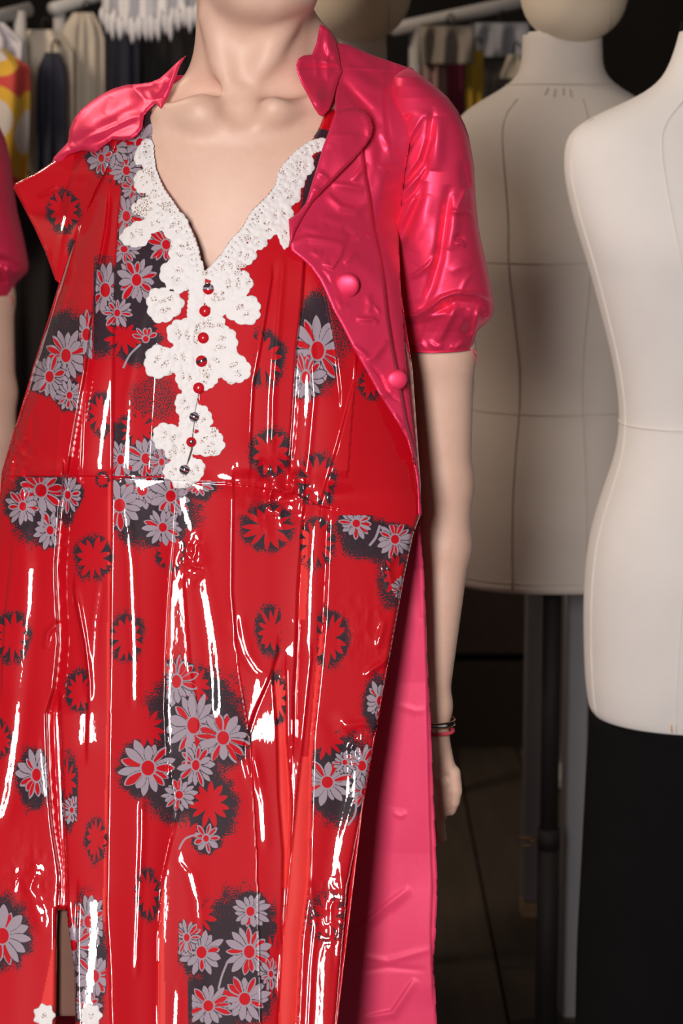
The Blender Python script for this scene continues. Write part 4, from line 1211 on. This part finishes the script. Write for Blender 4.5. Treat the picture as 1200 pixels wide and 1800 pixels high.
SX = (xl + xr) / 2 + (xr - xl) / 2 * np.cos(TH)
tilt = 4 * np.sin((SX - 700) / 120 * 3.1) * smooth(560, 616, YY)
yc_ = np.interp(YY, [112, 200, 400, 616], [2.256, 2.246, 2.252, 2.256])
sn = np.sin(TH)
frontm = smooth(.0, .25, sn)
SY = yc_ - dp * np.sign(sn) * np.abs(sn) ** np.interp(YY, [112, 350, 616], [.55, .6, .8])
h = wr(SX, YY, (
    ([(706, 238), (713, 215), (720, 200)], -.0035, 5), ([(700, 290), (725, 248), (747, 205)], -.0045, 5), ([(692, 348), (722, 312), (742, 286), (757, 240), (762, 188)], -.0050, 6), ([(716, 258), (732, 226), (752, 196)], .0030, 8), ([(700, 330), (735, 284), (752, 240)], .0025, 7), ([(764, 300), (768, 250), (770, 205)], .0045, 13),
    ([(692, 372), (728, 338), (748, 300), (752, 280)], -.0035, 4), ([(694, 352), (716, 330), (736, 305)], .0028, 4), ([(694, 458), (714, 402), (736, 350), (744, 318)], -.0060, 7), ([(700, 400), (716, 372), (730, 345)], .0022, 5), ([(720, 440), (742, 390), (752, 340)], .0022, 14),
    ([(740, 545), (758, 505), (772, 455), (780, 400), (790, 325)], -.0055, 8), ([(790, 440), (798, 400), (800, 340)], .0030, 10), ([(708, 492), (730, 482), (752, 466), (766, 448)], .0030, 6, 3), ([(800, 375), (810, 350), (822, 330), (836, 365)], .0035, 8, 4), ([(790, 368), (802, 372), (818, 370), (832, 378)], .0030, 6, 2.5), ([(800, 428), (812, 426), (818, 434)], .0028, 5, 2.5), ([(798, 422), (806, 415), (816, 422)], -.0018, 4), ([(790, 480), (812, 466), (830, 470)], .0015, 8), ([(806, 520), (818, 494), (830, 480)], .0014, 4), ([(770, 380), (760, 430), (735, 470)], .0016, 16), ([(812, 280), (820, 320), (838, 370)], -.0040, 8),
    ([(690, 556), (725, 554), (745, 546), (762, 534), (776, 522), (800, 514), (832, 516), (868, 534)], .0085, 12, 2.5), ([(700, 568), (735, 562), (765, 550), (800, 528), (834, 530), (850, 545)], -.0050, 10), ([(720, 562), (760, 556), (790, 546)], .0040, 6),
    ([(800, 528), (794, 552), (780, 580), (768, 600)], .0045, 7), ([(790, 560), (808, 574), (822, 560), (826, 540)], .0024, 9), ([(842, 536), (838, 560), (834, 590), (830, 612)], .0050, 5), ([(848, 560), (860, 556), (866, 546)], .0030, 6), ([(745, 560), (735, 585), (728, 604)], -.0028, 8), ([(815, 540), (822, 565), (824, 590)], -.0040, 8), ([(752, 598), (766, 606), (780, 604)], .0018, 5), ([(722, 606), (740, 600), (750, 612)], .0016, 4), ([(790, 606), (800, 610), (815, 600)], .0016, 4)))
h += .0007 * vnoise(SX / 34, YY / 70, 71, 1)
SY = SY - 1.35 * h * frontm - .003 * np.sin(TH * 9 + YY / 60) * (1 - frontm)
yy2 = YY + np.where(frontm > 0, tilt, 0)
V = W(SX, yy2, SY).reshape(-1, 3); n = len(yy)
ii, jj = np.meshgrid(np.arange(n - 1), np.arange(NT_), indexing='ij')
fc = np.stack([ii * NT_ + jj, ii * NT_ + (jj + 1) % NT_, (ii + 1) * NT_ + (jj + 1) % NT_, (ii + 1) * NT_ + jj], -1).reshape(-1, 4)
cap = V[:NT_].mean(0); V = np.vstack([V, cap])
tri = [[len(V) - 1, (j + 1) % NT_, j, j] for j in range(NT_)]
faces = [tuple(f) for f in fc] + [tuple(t[:3]) for t in tri]
sleeve = obj('sleeve', V, faces, M_satin, coat)
set_attr(sleeve, 'uvp', np.vstack([np.stack([SX / 100 + (sn < 0) * 3, YY / 100, 0 * SX], -1).reshape(-1, 3), [[7, 1, 0]]]), 'VEC')
solidify(sleeve, .0012)
# stitched hem and a loose thread
hm = MB()
hm.tube([W(SX[-1, j], yy2[-1, j] - 1, SY[-1, j]) for j in list(range(0, NT_, 4)) + [0]], .0011, 6, False)
hm.tube([P(828, 612, 2.240), P(832, 622, 2.238), P(836, 630, 2.238), P(834, 640, 2.238)], .0004, 5)
hm.tube([P(828, 612, 2.240), P(836, 618, 2.238), P(838, 628, 2.237)], .0004, 5)
set_attr(hm.build('sleeve_hem', M_satin, coat), 'uvp', np.array(hm.v) * 17, 'VEC')

# covered buttons of the coat
def coat_button(px, py, r, tilt):
    Y = float(front_Yc(np.array([float(px)]), np.array([float(py)]))[0]) - .001
    rr = r * Y / FPX
    m = MB().lathe([(rr * .90, 0), (rr * .98, rr * .12), (rr, rr * .22), (rr * .97, rr * .32)] + [(rr * .97 * math.cos(a), rr * (.32 + .22 * math.sin(a))) for a in np.linspace(.2, 1.5, 7)], P(px, py, Y), tilt, 36)
    o = m.build('button', M_satin, coat); set_attr(o, 'uvp', np.array(m.v) * 17, 'VEC')
coat_button(610, 501, 21.5, (-.10, -1, -.05)); coat_button(697, 667, 18, (.16, -1, .05))

# long inside panel of the coat below the waist
LINING = [(712, 934), (737, 924), (741, 960), (745, 1000), (747, 1050), (749, 1085), (751, 1150), (757, 1270), (762, 1400), (766, 1480), (769, 1560), (766, 1640), (761, 1695), (765, 1740), (771, 1862), (520, 1862), (560, 1600), (600, 1400), (640, 1200), (672, 1050), (700, 960)]
def lining_Y(X, Y):
    b = np.interp(Y, [920, 1000, 1200, 1500, 1862], [2.128, 2.150, 2.150, 2.135, 2.105]) - .00010 * (X - 660) + .00000035 * (X - 690) ** 2
    h = fold(X, Y, [(747, 1085), (750, 1180), (752, 1300), (756, 1450), (760, 1560), (757, 1640), (760, 1740)], .0030, 30, 5, 40)
    h += wr(X, Y, (([(737, 924), (741, 1000), (744, 1085)], .0040, 7), ([(620, 1640), (680, 1590), (720, 1560)], .0030, 10, 5), ([(630, 1680), (680, 1690), (760, 1668)], .0014, 6), ([(640, 1790), (690, 1780), (730, 1720)], .0035, 9, 4), ([(620, 1710), (680, 1700), (750, 1706)], -.0010, 5), ([(700, 1420), (690, 1500), (670, 1600)], .0020, 18), ([(690, 1430), (705, 1435), (714, 1428)], .0012, 4), ([(700, 1240), (730, 1250), (750, 1248)], .0010, 6), ([(700, 1060), (690, 1200), (670, 1320)], .0018, 16)))
    return b - h * .8 - .0009 * vnoise(X / 60, Y / 110, 66, 1)
sheet('lining_panel', LINING, lining_Y, 2.2, M_satin_in, coat, .0012, .003, 6, 'flat pink satin panel hanging below the waist', smooth_poly=False)

# back of the coat, hanging behind the body from the shoulders down
bv = []; bf = []; NB = 40
rows = list(range(132, 1865, 26))
for y in rows:
    xl = np.interp(y, [100, 132, 160, 200, 300, 500, 900, 1862], [310, 296, 225, 160, 150, 130, 70, -30]); xr = np.interp(y, [100, 125, 160, 200, 300, 600, 900, 1100, 1862], [640, 715, 712, 706, 702, 712, 738, 746, 768])
    ye = np.interp(y, [100, 300, 500, 900, 1100, 1862], [2.300, 2.300, 2.270, 2.215, 2.160, 2.112])
    yl_ = np.interp(y, [100, 260, 500, 900, 1862], [2.300, 2.300, 2.27, 2.26, 2.25])
    dep = np.interp(y, [100, 130, 200, 400, 1862], [.02, .045, .085, .17, .24])
    for j in range(NB + 1):
        t = j / NB
        px = xl * (1 - t) + xr * t
        Yb = (yl_ * (1 - t) + ye * t) + dep * math.sin(math.pi * t) ** .6 + .010 * math.sin(t * 34) * math.sin(math.pi * t) * min(1, max(0, (y - 300) / 600))
        bv.append(P(px, y, Yb))
for i in range(len(rows) - 1):
    for j in range(NB):
        k = i * (NB + 1) + j
        bf.append((k, k + 1, k + NB + 2, k + NB + 1))
cb = obj('coat_back', bv, bf, M_satin, coat)
set_attr(cb, 'uvp', np.array(bv) * 17, 'VEC'); solidify(cb, .0012)

# bangle and cord on the wrist
M_blackgloss = simple_mat('black_enamel', (.012, .010, .012), .25, .1, 20, 0)
M_gold = simple_mat('rose_gold', (.80, .45, .30), .25, .05, 20, 0, Metallic=1.0)
M_white = simple_mat('white_print', (.75, .72, .70), .6, .02, 20, 0)
M_cord = simple_mat('pink_braided_cord', (.62, .06, .10), .8, .3, 700, .6, 900, .001)
def ring(cx, cy, Y, rx, ry, tilt, n=48):
    out = []
    c = np.array(P(cx, cy, Y))
    for t in np.linspace(0, 2 * math.pi, n):
        out.append(c + np.array([rx * math.cos(t), -ry * math.sin(t), tilt * math.cos(t) + .002 * math.sin(t)]))
    return out
def band_mesh(rx, ry, hgt, thick, c, tilt):
    m = MB(); n = 56; v = []; f = []
    c = np.array(c)
    for t in np.linspace(0, 2 * math.pi, n, endpoint=False):
        for (k, z) in ((0, -.5), (1, -.5), (1, .5), (0, .5)):
            q = 1 + k * thick / rx
            v.append(c + np.array([rx * q * math.cos(t), -ry * q * math.sin(t), hgt * z + tilt * math.cos(t)]))
    for i in range(n):
        for k in range(4):
            a, b = i * 4 + k, i * 4 + (k + 1) % 4; d, e = ((i + 1) % n) * 4 + k, ((i + 1) % n) * 4 + (k + 1) % 4
            f.append((a, b, e, d))
    return m.add(v, f)
bc = P(761, 1268, 2.2355)
br = band_mesh(.0215, .0195, .0050, .0012, bc, -.0002).build('bracelet', M_blackgloss, woman, False, 'thin black bangle with gold edges and tiny white script on the wrist')
for dz in (.0028, -.0028):
    m = MB(); m.tube([np.array(bc) + np.array([.0226 * math.cos(t), -.0206 * math.sin(t), dz - .0002 * math.cos(t)]) for t in np.linspace(0, 2 * math.pi, 50)], .0006, 6, False)
    m.build('gold_edge', M_gold, br)
# tiny illegible script: loops of a handwriting line on the front of the bangle
sc_pts = []
for k in range(70):
    a = 1.95 - k / 69 * .95
    zz = .0011 * math.sin(k * 1.15) * (1.3 if k in (2, 3, 4, 34, 35, 36) else .75)
    sc_pts.append(np.array(bc) + np.array([.0229 * math.cos(a + .10 * math.sin(k * 1.15 + 1)), -.0209 * math.sin(a), zz]))
MB().tube(sc_pts, .00022, 4).build('script', M_white, br)
cd = MB()
for ph in (0, 2.1, 4.2):
    cd.tube([np.array(P(761, 1283, 2.2355)) + np.array([(.0212 + .0008 * math.cos(t * 16 + ph)) * math.cos(t), -(.0190 + .0008 * math.cos(t * 16 + ph)) * math.sin(t), -.0006 * math.cos(t) + .0011 * math.sin(t * 16 + ph)]) for t in np.linspace(0, 2 * math.pi, 140)], .0011, 6, False)
cd.build('cord_bracelet', M_cord, woman, True, 'braided pink cord tied round the wrist')

# ------------------------------------------------------------------ dress forms
class Form:
    """padded body form: elliptical sections following a half-width and half-depth profile down the photograph's rows"""
    def __init__(s, cx, Y, hw, hd, shift=None, yaw=0.):
        s.cx, s.Y = cx, Y
        def dense(t):
            t = np.array(t, float); ys = np.arange(t[0, 0], t[-1, 0] + .5, 1.0); v = np.interp(ys, t[:, 0], t[:, 1])
            n = 111 if len(ys) > 300 else 5
            k = np.hanning(n); k /= k.sum(); sm = np.convolve(np.pad(v, n // 2, 'edge'), k, 'valid')
            keep = smooth(0, 30, np.minimum(ys - ys[0], ys[-1] - ys)) if len(ys) > 300 else 1
            return np.stack([ys, v + (sm - v) * keep], 1)
        s.hw, s.hd, s.yaw = dense(hw), dense(hd), yaw
        s.sh = np.array(shift or [(0, 0), (2000, 0)], float)
    def pt(s, y, th, off=0.):
        w = np.interp(y, s.hw[:, 0], s.hw[:, 1]) * s.Y / FPX * 1.0; d = np.interp(y, s.hd[:, 0], s.hd[:, 1])
        c = W(s.cx + np.interp(y, s.sh[:, 0], s.sh[:, 1]), y, s.Y)
        e = 2.3
        ct, st = math.cos(th), math.sin(th)
        q = (abs(ct) ** e + abs(st) ** e) ** (-1 / e)
        return c + np.array([(w + off) * q * ct, -(d + off) * q * st, 0])
    def mesh(s, ys, n=72):
        v = [s.pt(y, t) for y in ys for t in np.linspace(0, 2 * math.pi, n, endpoint=False)]
        f = []
        for i in range(len(ys) - 1):
            for j in range(n):
                f.append((i * n + j, i * n + (j + 1) % n, (i + 1) * n + (j + 1) % n, (i + 1) * n + j))
        f.append(tuple(range(n - 1, -1, -1))); f.append(tuple((len(ys) - 1) * n + j for j in range(n)))
        return v, [q[::-1] for q in f]
    def line(s, y0, y1, th, r, n=40, off=.0004):
        th = th if callable(th) else (lambda y, a=th: a)
        return MB().tube([s.pt(y, th(y), off) for y in np.linspace(y0, y1, n)], r, 6)
    def hoop(s, y, r, off=.0004, n=64, a0=0, a1=2 * math.pi):
        return MB().tube([s.pt(y, t, off) for t in np.linspace(a0, a1, n)], r, 6)

MID_HW = [(62, 68), (100, 69), (130, 71), (143, 74), (152, 84), (162, 108), (172, 136), (182, 158), (194, 174), (210, 184), (240, 190), (300, 186), (380, 180), (460, 185), (560, 166), (610, 153), (660, 146), (715, 149), (780, 166), (860, 180), (940, 187), (1000, 187), (1012, 185), (1018, 181)]
MID_HD = [(62, .050), (130, .052), (150, .056), (172, .066), (200, .080), (250, .095), (320, .106), (400, .120), (460, .126), (560, .108), (660, .096), (715, .100), (800, .116), (900, .126), (1012, .124), (1018, .120)]
MID_YS = list(np.arange(62, 140, 6)) + list(np.arange(140, 215, 4)) + list(np.arange(215, 1012, 9)) + [1012, 1016, 1018]
def dress_form(cx, Y, label, stand_label=None, head=True, body_mat=M_linen):
    base = P(cx - 14, 1015, Y)
    t = thing('dress_form', label, 'dress form', (base[0], Y, 0))
    f = Form(cx, Y, MID_HW, MID_HD, [(0, 4), (160, 2), (400, 0), (1015, -14)])
    v, q = f.mesh(MID_YS)
    b = obj('torso', v, q, body_mat, t)
    for th0, th1 in ((2.18, 2.02), (1.38, 1.34)):
        f.line(176, 1010, lambda y, a=th0, c=th1: a + (c - a) * (y - 176) / 834, .0007).build('seam', M_seam, b)
    f.line(176, 1010, .05, .0009).build('side_seam', M_seam, b)
    for y in (456, 716, 1000):
        f.hoop(y, .0006).build('tape_line', M_seam, b)
    f.hoop(150, .0009).build('neck_seam', M_seam, b)
    for k, th in enumerate((1.62, 1.52, 1.86, 1.74)):
        f.line(157 + k % 2 * 2, 169 + k % 2 * 3, th, .0012, 6).build('neck_tick', M_seam, b)
    MB().add(*Form(cx, Y, [(60, 60), (66, 60)], [(60, .044), (66, .044)], [(0, 4)]).mesh([57, 60, 63], 40)).build('neck_cap', M_linen, t)
    if head:
        hv = []; hf = []; n = 48
        prof = [(-235, .06), (-228, .30), (-205, .58), (-160, .86), (-110, .98), (-60, 1.0), (-20, .985), (5, .95), (25, .89), (44, .78), (60, .60), (72, .40), (80, .20), (84, .03)]
        for y, k in prof:
            c = W(cx + 24 + (y + 60) * -.03, y, Y)
            for a in np.linspace(0, 2 * math.pi, n, endpoint=False):
                hv.append(c + np.array([96 * Y / FPX * k * math.cos(a), -.098 * k * math.sin(a) - .012, -.010 * k * math.sin(a)]))
        for i in range(len(prof) - 1):
            for j in range(n):
                hf.append((i * n + j, (i + 1) * n + j, (i + 1) * n + (j + 1) % n, i * n + (j + 1) % n))
        hf.append(tuple(range(n))); hf.append(tuple((len(prof) - 1) * n + j for j in range(n - 1, -1, -1)))
        hd = obj('head', hv, hf, M_head, t)
        sm = hd.modifiers.new('smooth', 'SUBSURF'); sm.levels = 1; sm.render_levels = 1
        MB().tube([W(cx + 24 + 52, y, Y) + np.array([0, -.098 * np.interp(y, [q[0] for q in prof], [q[1] for q in prof]) * .80 - .014, 0]) for y in np.linspace(-180, 60, 20)], .0006, 5).build('head_seam', M_seam, hd)
    px, py, zt = base[0], Y, base[2]
    col = MB().tube([(px, Y, .02), (px, Y, .352)], .0165, 16).tube([(px, Y, .30), (px, Y, zt + .03)], .0138, 16)
    pole = col.build('pole', M_iron, t)
    MB().tube([(px, Y, .330), (px, Y, .362)], .0172, 16).build('collar', M_iron, pole)
    wn = MB().tube([(px - .016, Y - .006, .346), (px - .030, Y - .010, .346)], .003, 8)
    wn.box((px - .036, Y - .010, .350), (.020, .004, .007), .0015).box((px - .034, Y - .010, .338), (.016, .004, .006), .0015)
    wn.build('wing_nut', simple_mat('brass_nut', (.20, .12, .06), .5, .2, 30, 0, Metallic=.6), pole)
    MB().lathe([(.080, 0), (.085, .004), (.085, .022), (.078, .028), (.04, .032), (.02, .036)], (px, Y, 0), (0, 0, 1), 40).build('base', M_iron, t)
    return t
dress_form(985, 3.20, 'linen dress form with round beige head and high stitched neck on a black pole', head=True)
dress_form(606, 3.55, 'dress form with a beige head mostly hidden behind the standing woman', head=True)

# the white form at the right edge
CX, YF = 1262, 2.80
FR_HW = [(40, 62), (60, 66), (80, 72), (100, 78), (125, 88), (145, 99), (160, 114), (172, 136), (182, 164), (192, 190), (200, 212), (208, 234), (216, 248), (228, 258), (245, 264), (262, 267), (310, 267), (380, 252), (480, 222), (580, 197), (640, 183), (680, 177), (740, 172), (800, 180), (860, 202), (920, 222), (980, 234), (1060, 240), (1150, 240), (1220, 237), (1243, 232), (1250, 228)]
FR_HD = [(40, .048), (100, .052), (160, .060), (200, .072), (240, .090), (320, .112), (440, .132), (560, .118), (740, .102), (860, .122), (1000, .136), (1220, .134), (1250, .130)]
ff = Form(CX, YF, FR_HW, FR_HD)
fb = P(CX, 1250, YF)
wf = thing('dress_form', 'bright white canvas dress form on a black lower body at the right edge', 'dress form', (fb[0], YF, 0))
v, q = ff.mesh(list(np.arange(52, 160, 6)) + list(np.arange(160, 262, 4)) + list(np.arange(262, 1238, 9)) + [1238, 1244, 1248, 1250], 96)
tor = obj('torso', v, q, M_canvas, wf)
ff.line(210, 1246, 2.86, .0016, 80, .0003).build('side_seam', M_piping, tor)
ff.line(176, 1246, lambda y: 1.98 + .06 * math.cos(y / 240), .0006, 60).build('seam', M_piping, tor)
ff.line(176, 1246, 1.571, .0006, 60).build('center_seam', M_piping, tor)
ff.hoop(742, .0009, .0006).build('waist_tape', M_piping, tor)
ff.line(1232, 1246, 2.04, .0009, 5, .001).build('pin', simple_mat('brass_pin', (.65, .40, .12), .4, .1, 20, 0), tor)
MB().add(*Form(CX, YF, [(30, 64), (56, 66)], [(30, .046), (56, .050)]).mesh([38, 42, 52, 56], 40)).build('neck_cap', M_black, wf)
lv = []; n = 64; LZ = np.linspace(0, 1, 24)
for k in LZ:
    z = fb[2] + .012 - k * (fb[2] + .004)
    w = (232 + 14 * min(1, k * 2) + 4 * k) * YF / FPX
    for a in np.linspace(0, 2 * math.pi, n, endpoint=False):
        fl = 1 + .012 * math.sin(a * 11) * k
        lv.append((fb[0] + w * math.cos(a) * fl, YF - .128 * math.sin(a) * fl, z))
lf = [(i * n + j, (i + 1) * n + j, (i + 1) * n + (j + 1) % n, i * n + (j + 1) % n) for i in range(len(LZ) - 1) for j in range(n)]
lf += [tuple(range(n)), tuple((len(LZ) - 1) * n + j for j in range(n - 1, -1, -1))]
obj('lower_body', lv, lf, M_black, wf, True, 'black lower half of the form')

# ------------------------------------------------------------------ grey trestle behind the forms
gt = thing('trestle', 'grey painted trestle standing behind the linen dress form', 'trestle', (float(W(975, 1600, 3.7)[0]), 3.75, 0))
x1, x2 = float(W(937, 1400, 3.84)[0]), float(W(1008, 1400, 3.37)[0])
MB().box((x1, 3.84, .49), (.036, .045, .92), .003).build('leg', M_greypaint, gt, False)
MB().box((x1, 3.84, .014), (.040, .05, .028), .003).build('foot', M_palewood, gt, False)
MB().box((x2, 3.37, .475), (.036, .045, .95), .003).build('leg', M_greypaint, gt, False)
ang = math.atan2(-.47, x2 - x1)
MB().box(((x1 + x2) / 2, 3.605, .965), (math.hypot(.47, x2 - x1) + .06, .05, .04), .003, ang).build('top_rail', M_greypaint, gt, False)

# ------------------------------------------------------------------ clothes rails and garments
def rail(label, pts, posts, Y):
    t = thing('clothes_rail', label, 'clothes rail', (float(W(pts[0][0], 40, Y)[0]), Y, 0))
    MB().tube([P(*p) for p in pts], .014, 12).build('bar', M_pipe, t)
    for (x, yb, yt, Yp) in posts:
        a = np.array(P(x, yt, Yp))
        MB().tube([(a[0], a[1], .02), tuple(a)], .013, 12).build('post', M_pipe, t)
        MB().box((a[0], a[1], .018), (.05, .24, .03), .006).build('foot', M_pipe, t)
    return t
rail('white clothes rail ending at the far upper left corner', [(-260, 95, 4.1), (52, 16, 4.35)], [(34, 0, 20, 4.33), (-240, 0, 90, 4.12)], 4.3)
rail('white clothes rail behind the beige garments at upper left', [(92, 16, 4.62), (420, -85, 5.12)], [(104, 0, 14, 4.64), (415, 0, -80, 5.10)], 4.6)
rail('white clothes rail sloping up behind the linen dress form', [(690, 52, 4.5), (1040, -25, 4.78)], [(730, 0, 44, 4.53), (1000, 0, -16, 4.75)], 4.6)
def garment(name, label, cat, xs, y0, y1, Y, mat, depth=.05, waves=3, group=None, hem=None, seed=1, shoulders=True, dY=0):
    """hanging garment: two cloth faces joined at the sides, with folds, hung from a wire hook"""
    xa, xb = xs; rg = random.Random(seed)
    t = thing(name, label, cat, P((xa + xb) / 2, y1, Y), group)
    n, m = 64, 30; v = []; f = []
    ph = rg.uniform(0, 6)
    for i in range(m):
        k = i / (m - 1); y = y0 + (y1 - y0) * k
        sh = (.45 + .55 * min(1, k * (y1 - y0) / 34)) if shoulders else 1
        for j in range(n):
            a = 2 * math.pi * j / n
            px = (xa + xb) / 2 + (xb - xa) / 2 * sh * math.cos(a) * (1 + .05 * k * math.sin(3 * k + ph))
            fo = .30 * math.sin(waves * 2 * (math.cos(a) * 1.7) + ph + k * 1.2) + .12 * math.sin(waves * 5 * math.cos(a) + 2 * ph)
            yy_ = y + (hem(px) * k if hem else 0)
            v.append(P(px, yy_, Y + dY * (math.cos(a) + 1) / 2 - depth * (math.sin(a) * .55 + fo * min(1, k * 3 + .2))))
    for i in range(m - 1):
        for j in range(n):
            f.append((i * n + j, i * n + (j + 1) % n, (i + 1) * n + (j + 1) % n, (i + 1) * n + j))
    f.append(tuple(range(n - 1, -1, -1))); f.append(tuple((m - 1) * n + j for j in range(n)))
    obj('cloth', v, [q[::-1] for q in f], mat, t)
    cx = (xa + xb) / 2
    hk = [P(cx, y0 + 4, Y), P(cx, y0 - 14, Y), P(cx + 5, y0 - 22, Y), P(cx + 11, y0 - 18, Y), P(cx + 11, y0 - 12, Y)]
    MB().tube(hk, .0022, 6).build('hanger_hook', M_iron, t)
    return t
G = lambda n, c, **k: simple_mat(n, c, .85, .18, 18, .35, 120, .003, **k)
m_beige, m_sand, m_navy, m_ink = G('beige_cotton', (.62, .54, .44)), G('sand_linen', (.52, .45, .37)), G('navy_wool', (.018, .018, .034)), G('ink_cloth', (.014, .011, .013))
m_lil, m_slate, m_mud = G('grey_chiffon', (.58, .55, .58)), G('slate_cotton', (.30, .30, .33)), G('taupe_cotton', (.27, .235, .20))
m_mag, m_yel, m_pinkg, m_ivory = G('magenta_cloth', (.26, .03, .07)), G('mustard_cloth', (.42, .27, .02)), G('dusty_rose', (.30, .19, .17)), G('ivory_jersey', (.42, .36, .28))
def print_mat():
    t = NT('yellow_red_print'); c = t.coords()
    vo = t.n('ShaderNodeTexVoronoi'); vo.inputs['Scale'].default_value = 9; t.l(c, vo.inputs['Vector'])
    a = t.math('LESS_THAN', vo.outputs['Distance'], .34); b = t.math('LESS_THAN', vo.outputs['Distance'], .55)
    col = t.mix(b, (.50, .05, .04), (.62, .36, .03)); col = t.mix(a, col, (.55, .50, .46))
    t.l(col, t.b.inputs['Base Color']); t.set(Roughness=.8)
    return t.m
def lhem(px): return 6 * abs(math.sin(px / 9)) + 10 * math.sin(px / 31)
garment('printed_dress', 'yellow and red printed dress hanging at the far left edge', 'dress', (-120, 52), 84, 330, 4.05, print_mat(), .05, 3, seed=4)
garment('grey_blouse', 'pale grey blouse hanging above the yellow and red printed dress', 'blouse', (-90, 44), 40, 150, 4.22, m_lil, .05, 3, seed=5)
garment('beige_coat', 'beige cotton coat hanging at upper left, left of the navy dress', 'coat', (18, 130), 52, 620, 4.40, m_beige, .05, 2, seed=6)
garment('navy_dress', 'slim navy dress hanging between the two beige garments', 'dress', (64, 118), 92, 900, 4.30, m_navy, .03, 2, seed=7)
garment('sand_shirt', 'sand linen garment with deep folds right of the navy dress', 'shirt', (106, 186), 22, 700, 4.50, m_sand, .05, 4, seed=8)
garment('black_coat', 'black coat hanging behind the standing woman at upper left', 'coat', (174, 350), 30, 1250, 4.92, m_ink, .06, 5, seed=9)
garment('dark_navy_dress', 'dark navy dress between the sand garment and the black coat', 'dress', (168, 246), 36, 1100, 4.76, m_navy, .05, 3, seed=10)
lt = garment('lace_top', 'white lace top with fringed hem hung at the top beside the neck', 'top', (176, 360), -150, 26, 4.28, G('white_net_lace', (.66, .64, .66)), .05, 5, hem=lhem, seed=11)
for k in range(26):
    px = 180 + k * 6.8 + (k * 37) % 5
    L_ = .016 + .016 * ((k * 7) % 5) / 4
    l = MB().lathe([(.001, .012), (.006, .004), (.0065, -L_ * .5), (.003, -L_), (.0006, -L_ - .008)], P(px, 22 + 5 * (k % 3) + lhem(px), 4.23), (0, 0, 1), 8)
    l.build('fringe', lt.children[0].data.materials[0], lt)
garment('black_skirt', 'long black skirt hanging in the dark left of the red dress', 'skirt', (-70, 150), 320, 1500, 4.15, m_ink, .06, 4, seed=12)
garment('grey_shawl', 'pale grey cloth folded over the rail behind the pink sleeve', 'cloth', (738, 834), 46, 112, 4.50, m_mud, .04, 2, seed=13, shoulders=False)
garment('slate_shirt', 'slate grey shirt folded over the rail beside the linen dress form', 'shirt', (824, 930), 40, 100, 4.62, m_slate, .04, 2, seed=14, shoulders=False)
garment('rose_dress', 'dusty rose dress hanging under the pale grey cloth', 'dress', (742, 783), 108, 560, 4.52, m_pinkg, .03, 2, seed=15, shoulders=False)
garment('magenta_dress', 'magenta dress hanging left of the mustard yellow one', 'dress', (786, 815), 106, 560, 4.62, m_mag, .03, 2, seed=16, shoulders=False)
garment('mustard_dress', 'mustard yellow dress hanging by the shoulder of the linen dress form', 'dress', (818, 850), 88, 560, 4.56, m_yel, .03, 2, seed=17, shoulders=False)
garment('taupe_trousers', 'dark taupe trousers hanging right of the mustard yellow dress', 'trousers', (848, 905), 104, 560, 4.66, G('dark_taupe', (.10, .085, .075)), .03, 2, seed=18, shoulders=False)
garment('ivory_bag', 'small ivory jersey pouch hanging beside the neck of the linen dress form', 'pouch', (880, 925), 96, 138, 4.40, m_ivory, .03, 1, seed=19)

# dark crate added behind the arm to cover floor that rendered too bright
def crate(x, Y, w, d, h, label, mat):
    t = thing('crate', label, 'crate', (x, Y, 0))
    MB().box((x, Y, .012), (w, d, .02), .003).build('bottom', mat, t, False)
    for k in range(3):
        for s in (-1, 1):
            MB().box((x, Y + s * d / 2, .06 + k * (h - .05) / 3 + .02), (w, .014, (h - .05) / 3 - .02), .002).build('slat', mat, t, False)
            MB().box((x + s * w / 2, Y, .06 + k * (h - .05) / 3 + .02), (.014, d - .02, (h - .05) / 3 - .02), .002).build('slat', mat, t, False)
    for sx in (-1, 1):
        for sy in (-1, 1):
            MB().box((x + sx * (w / 2 - .014), Y + sy * (d / 2 - .014), h / 2), (.03, .03, h), .002).build('corner_post', mat, t, False)
    return t
m_crate = wood_mat('dim_crate_wood', (.026, .016, .012), (.06, .038, .028))
crate(.42, 5.25, .95, .50, .86, 'dark wooden crate added to darken the floor behind the arm', m_crate)

# ------------------------------------------------------------------ second woman in the same coat, at the left edge
s_ = .0
P2 = Vector(P(22, 508, 3.17)) - Vector(P(833, 612, 2.25))
def copy_tree(o, parent=None):
    c = o.copy(); C.objects.link(c)
    if parent is not None: c.parent = parent
    for ch in list(o.children): copy_tree(ch, c)
    return c
w2 = copy_tree(woman)
w2.location = woman.location + Vector((P2.x, P2.y, 0))
w2['label'] = 'second woman at the left edge, only her pink satin sleeve and arm visible'
print('person 2 offset', P2)
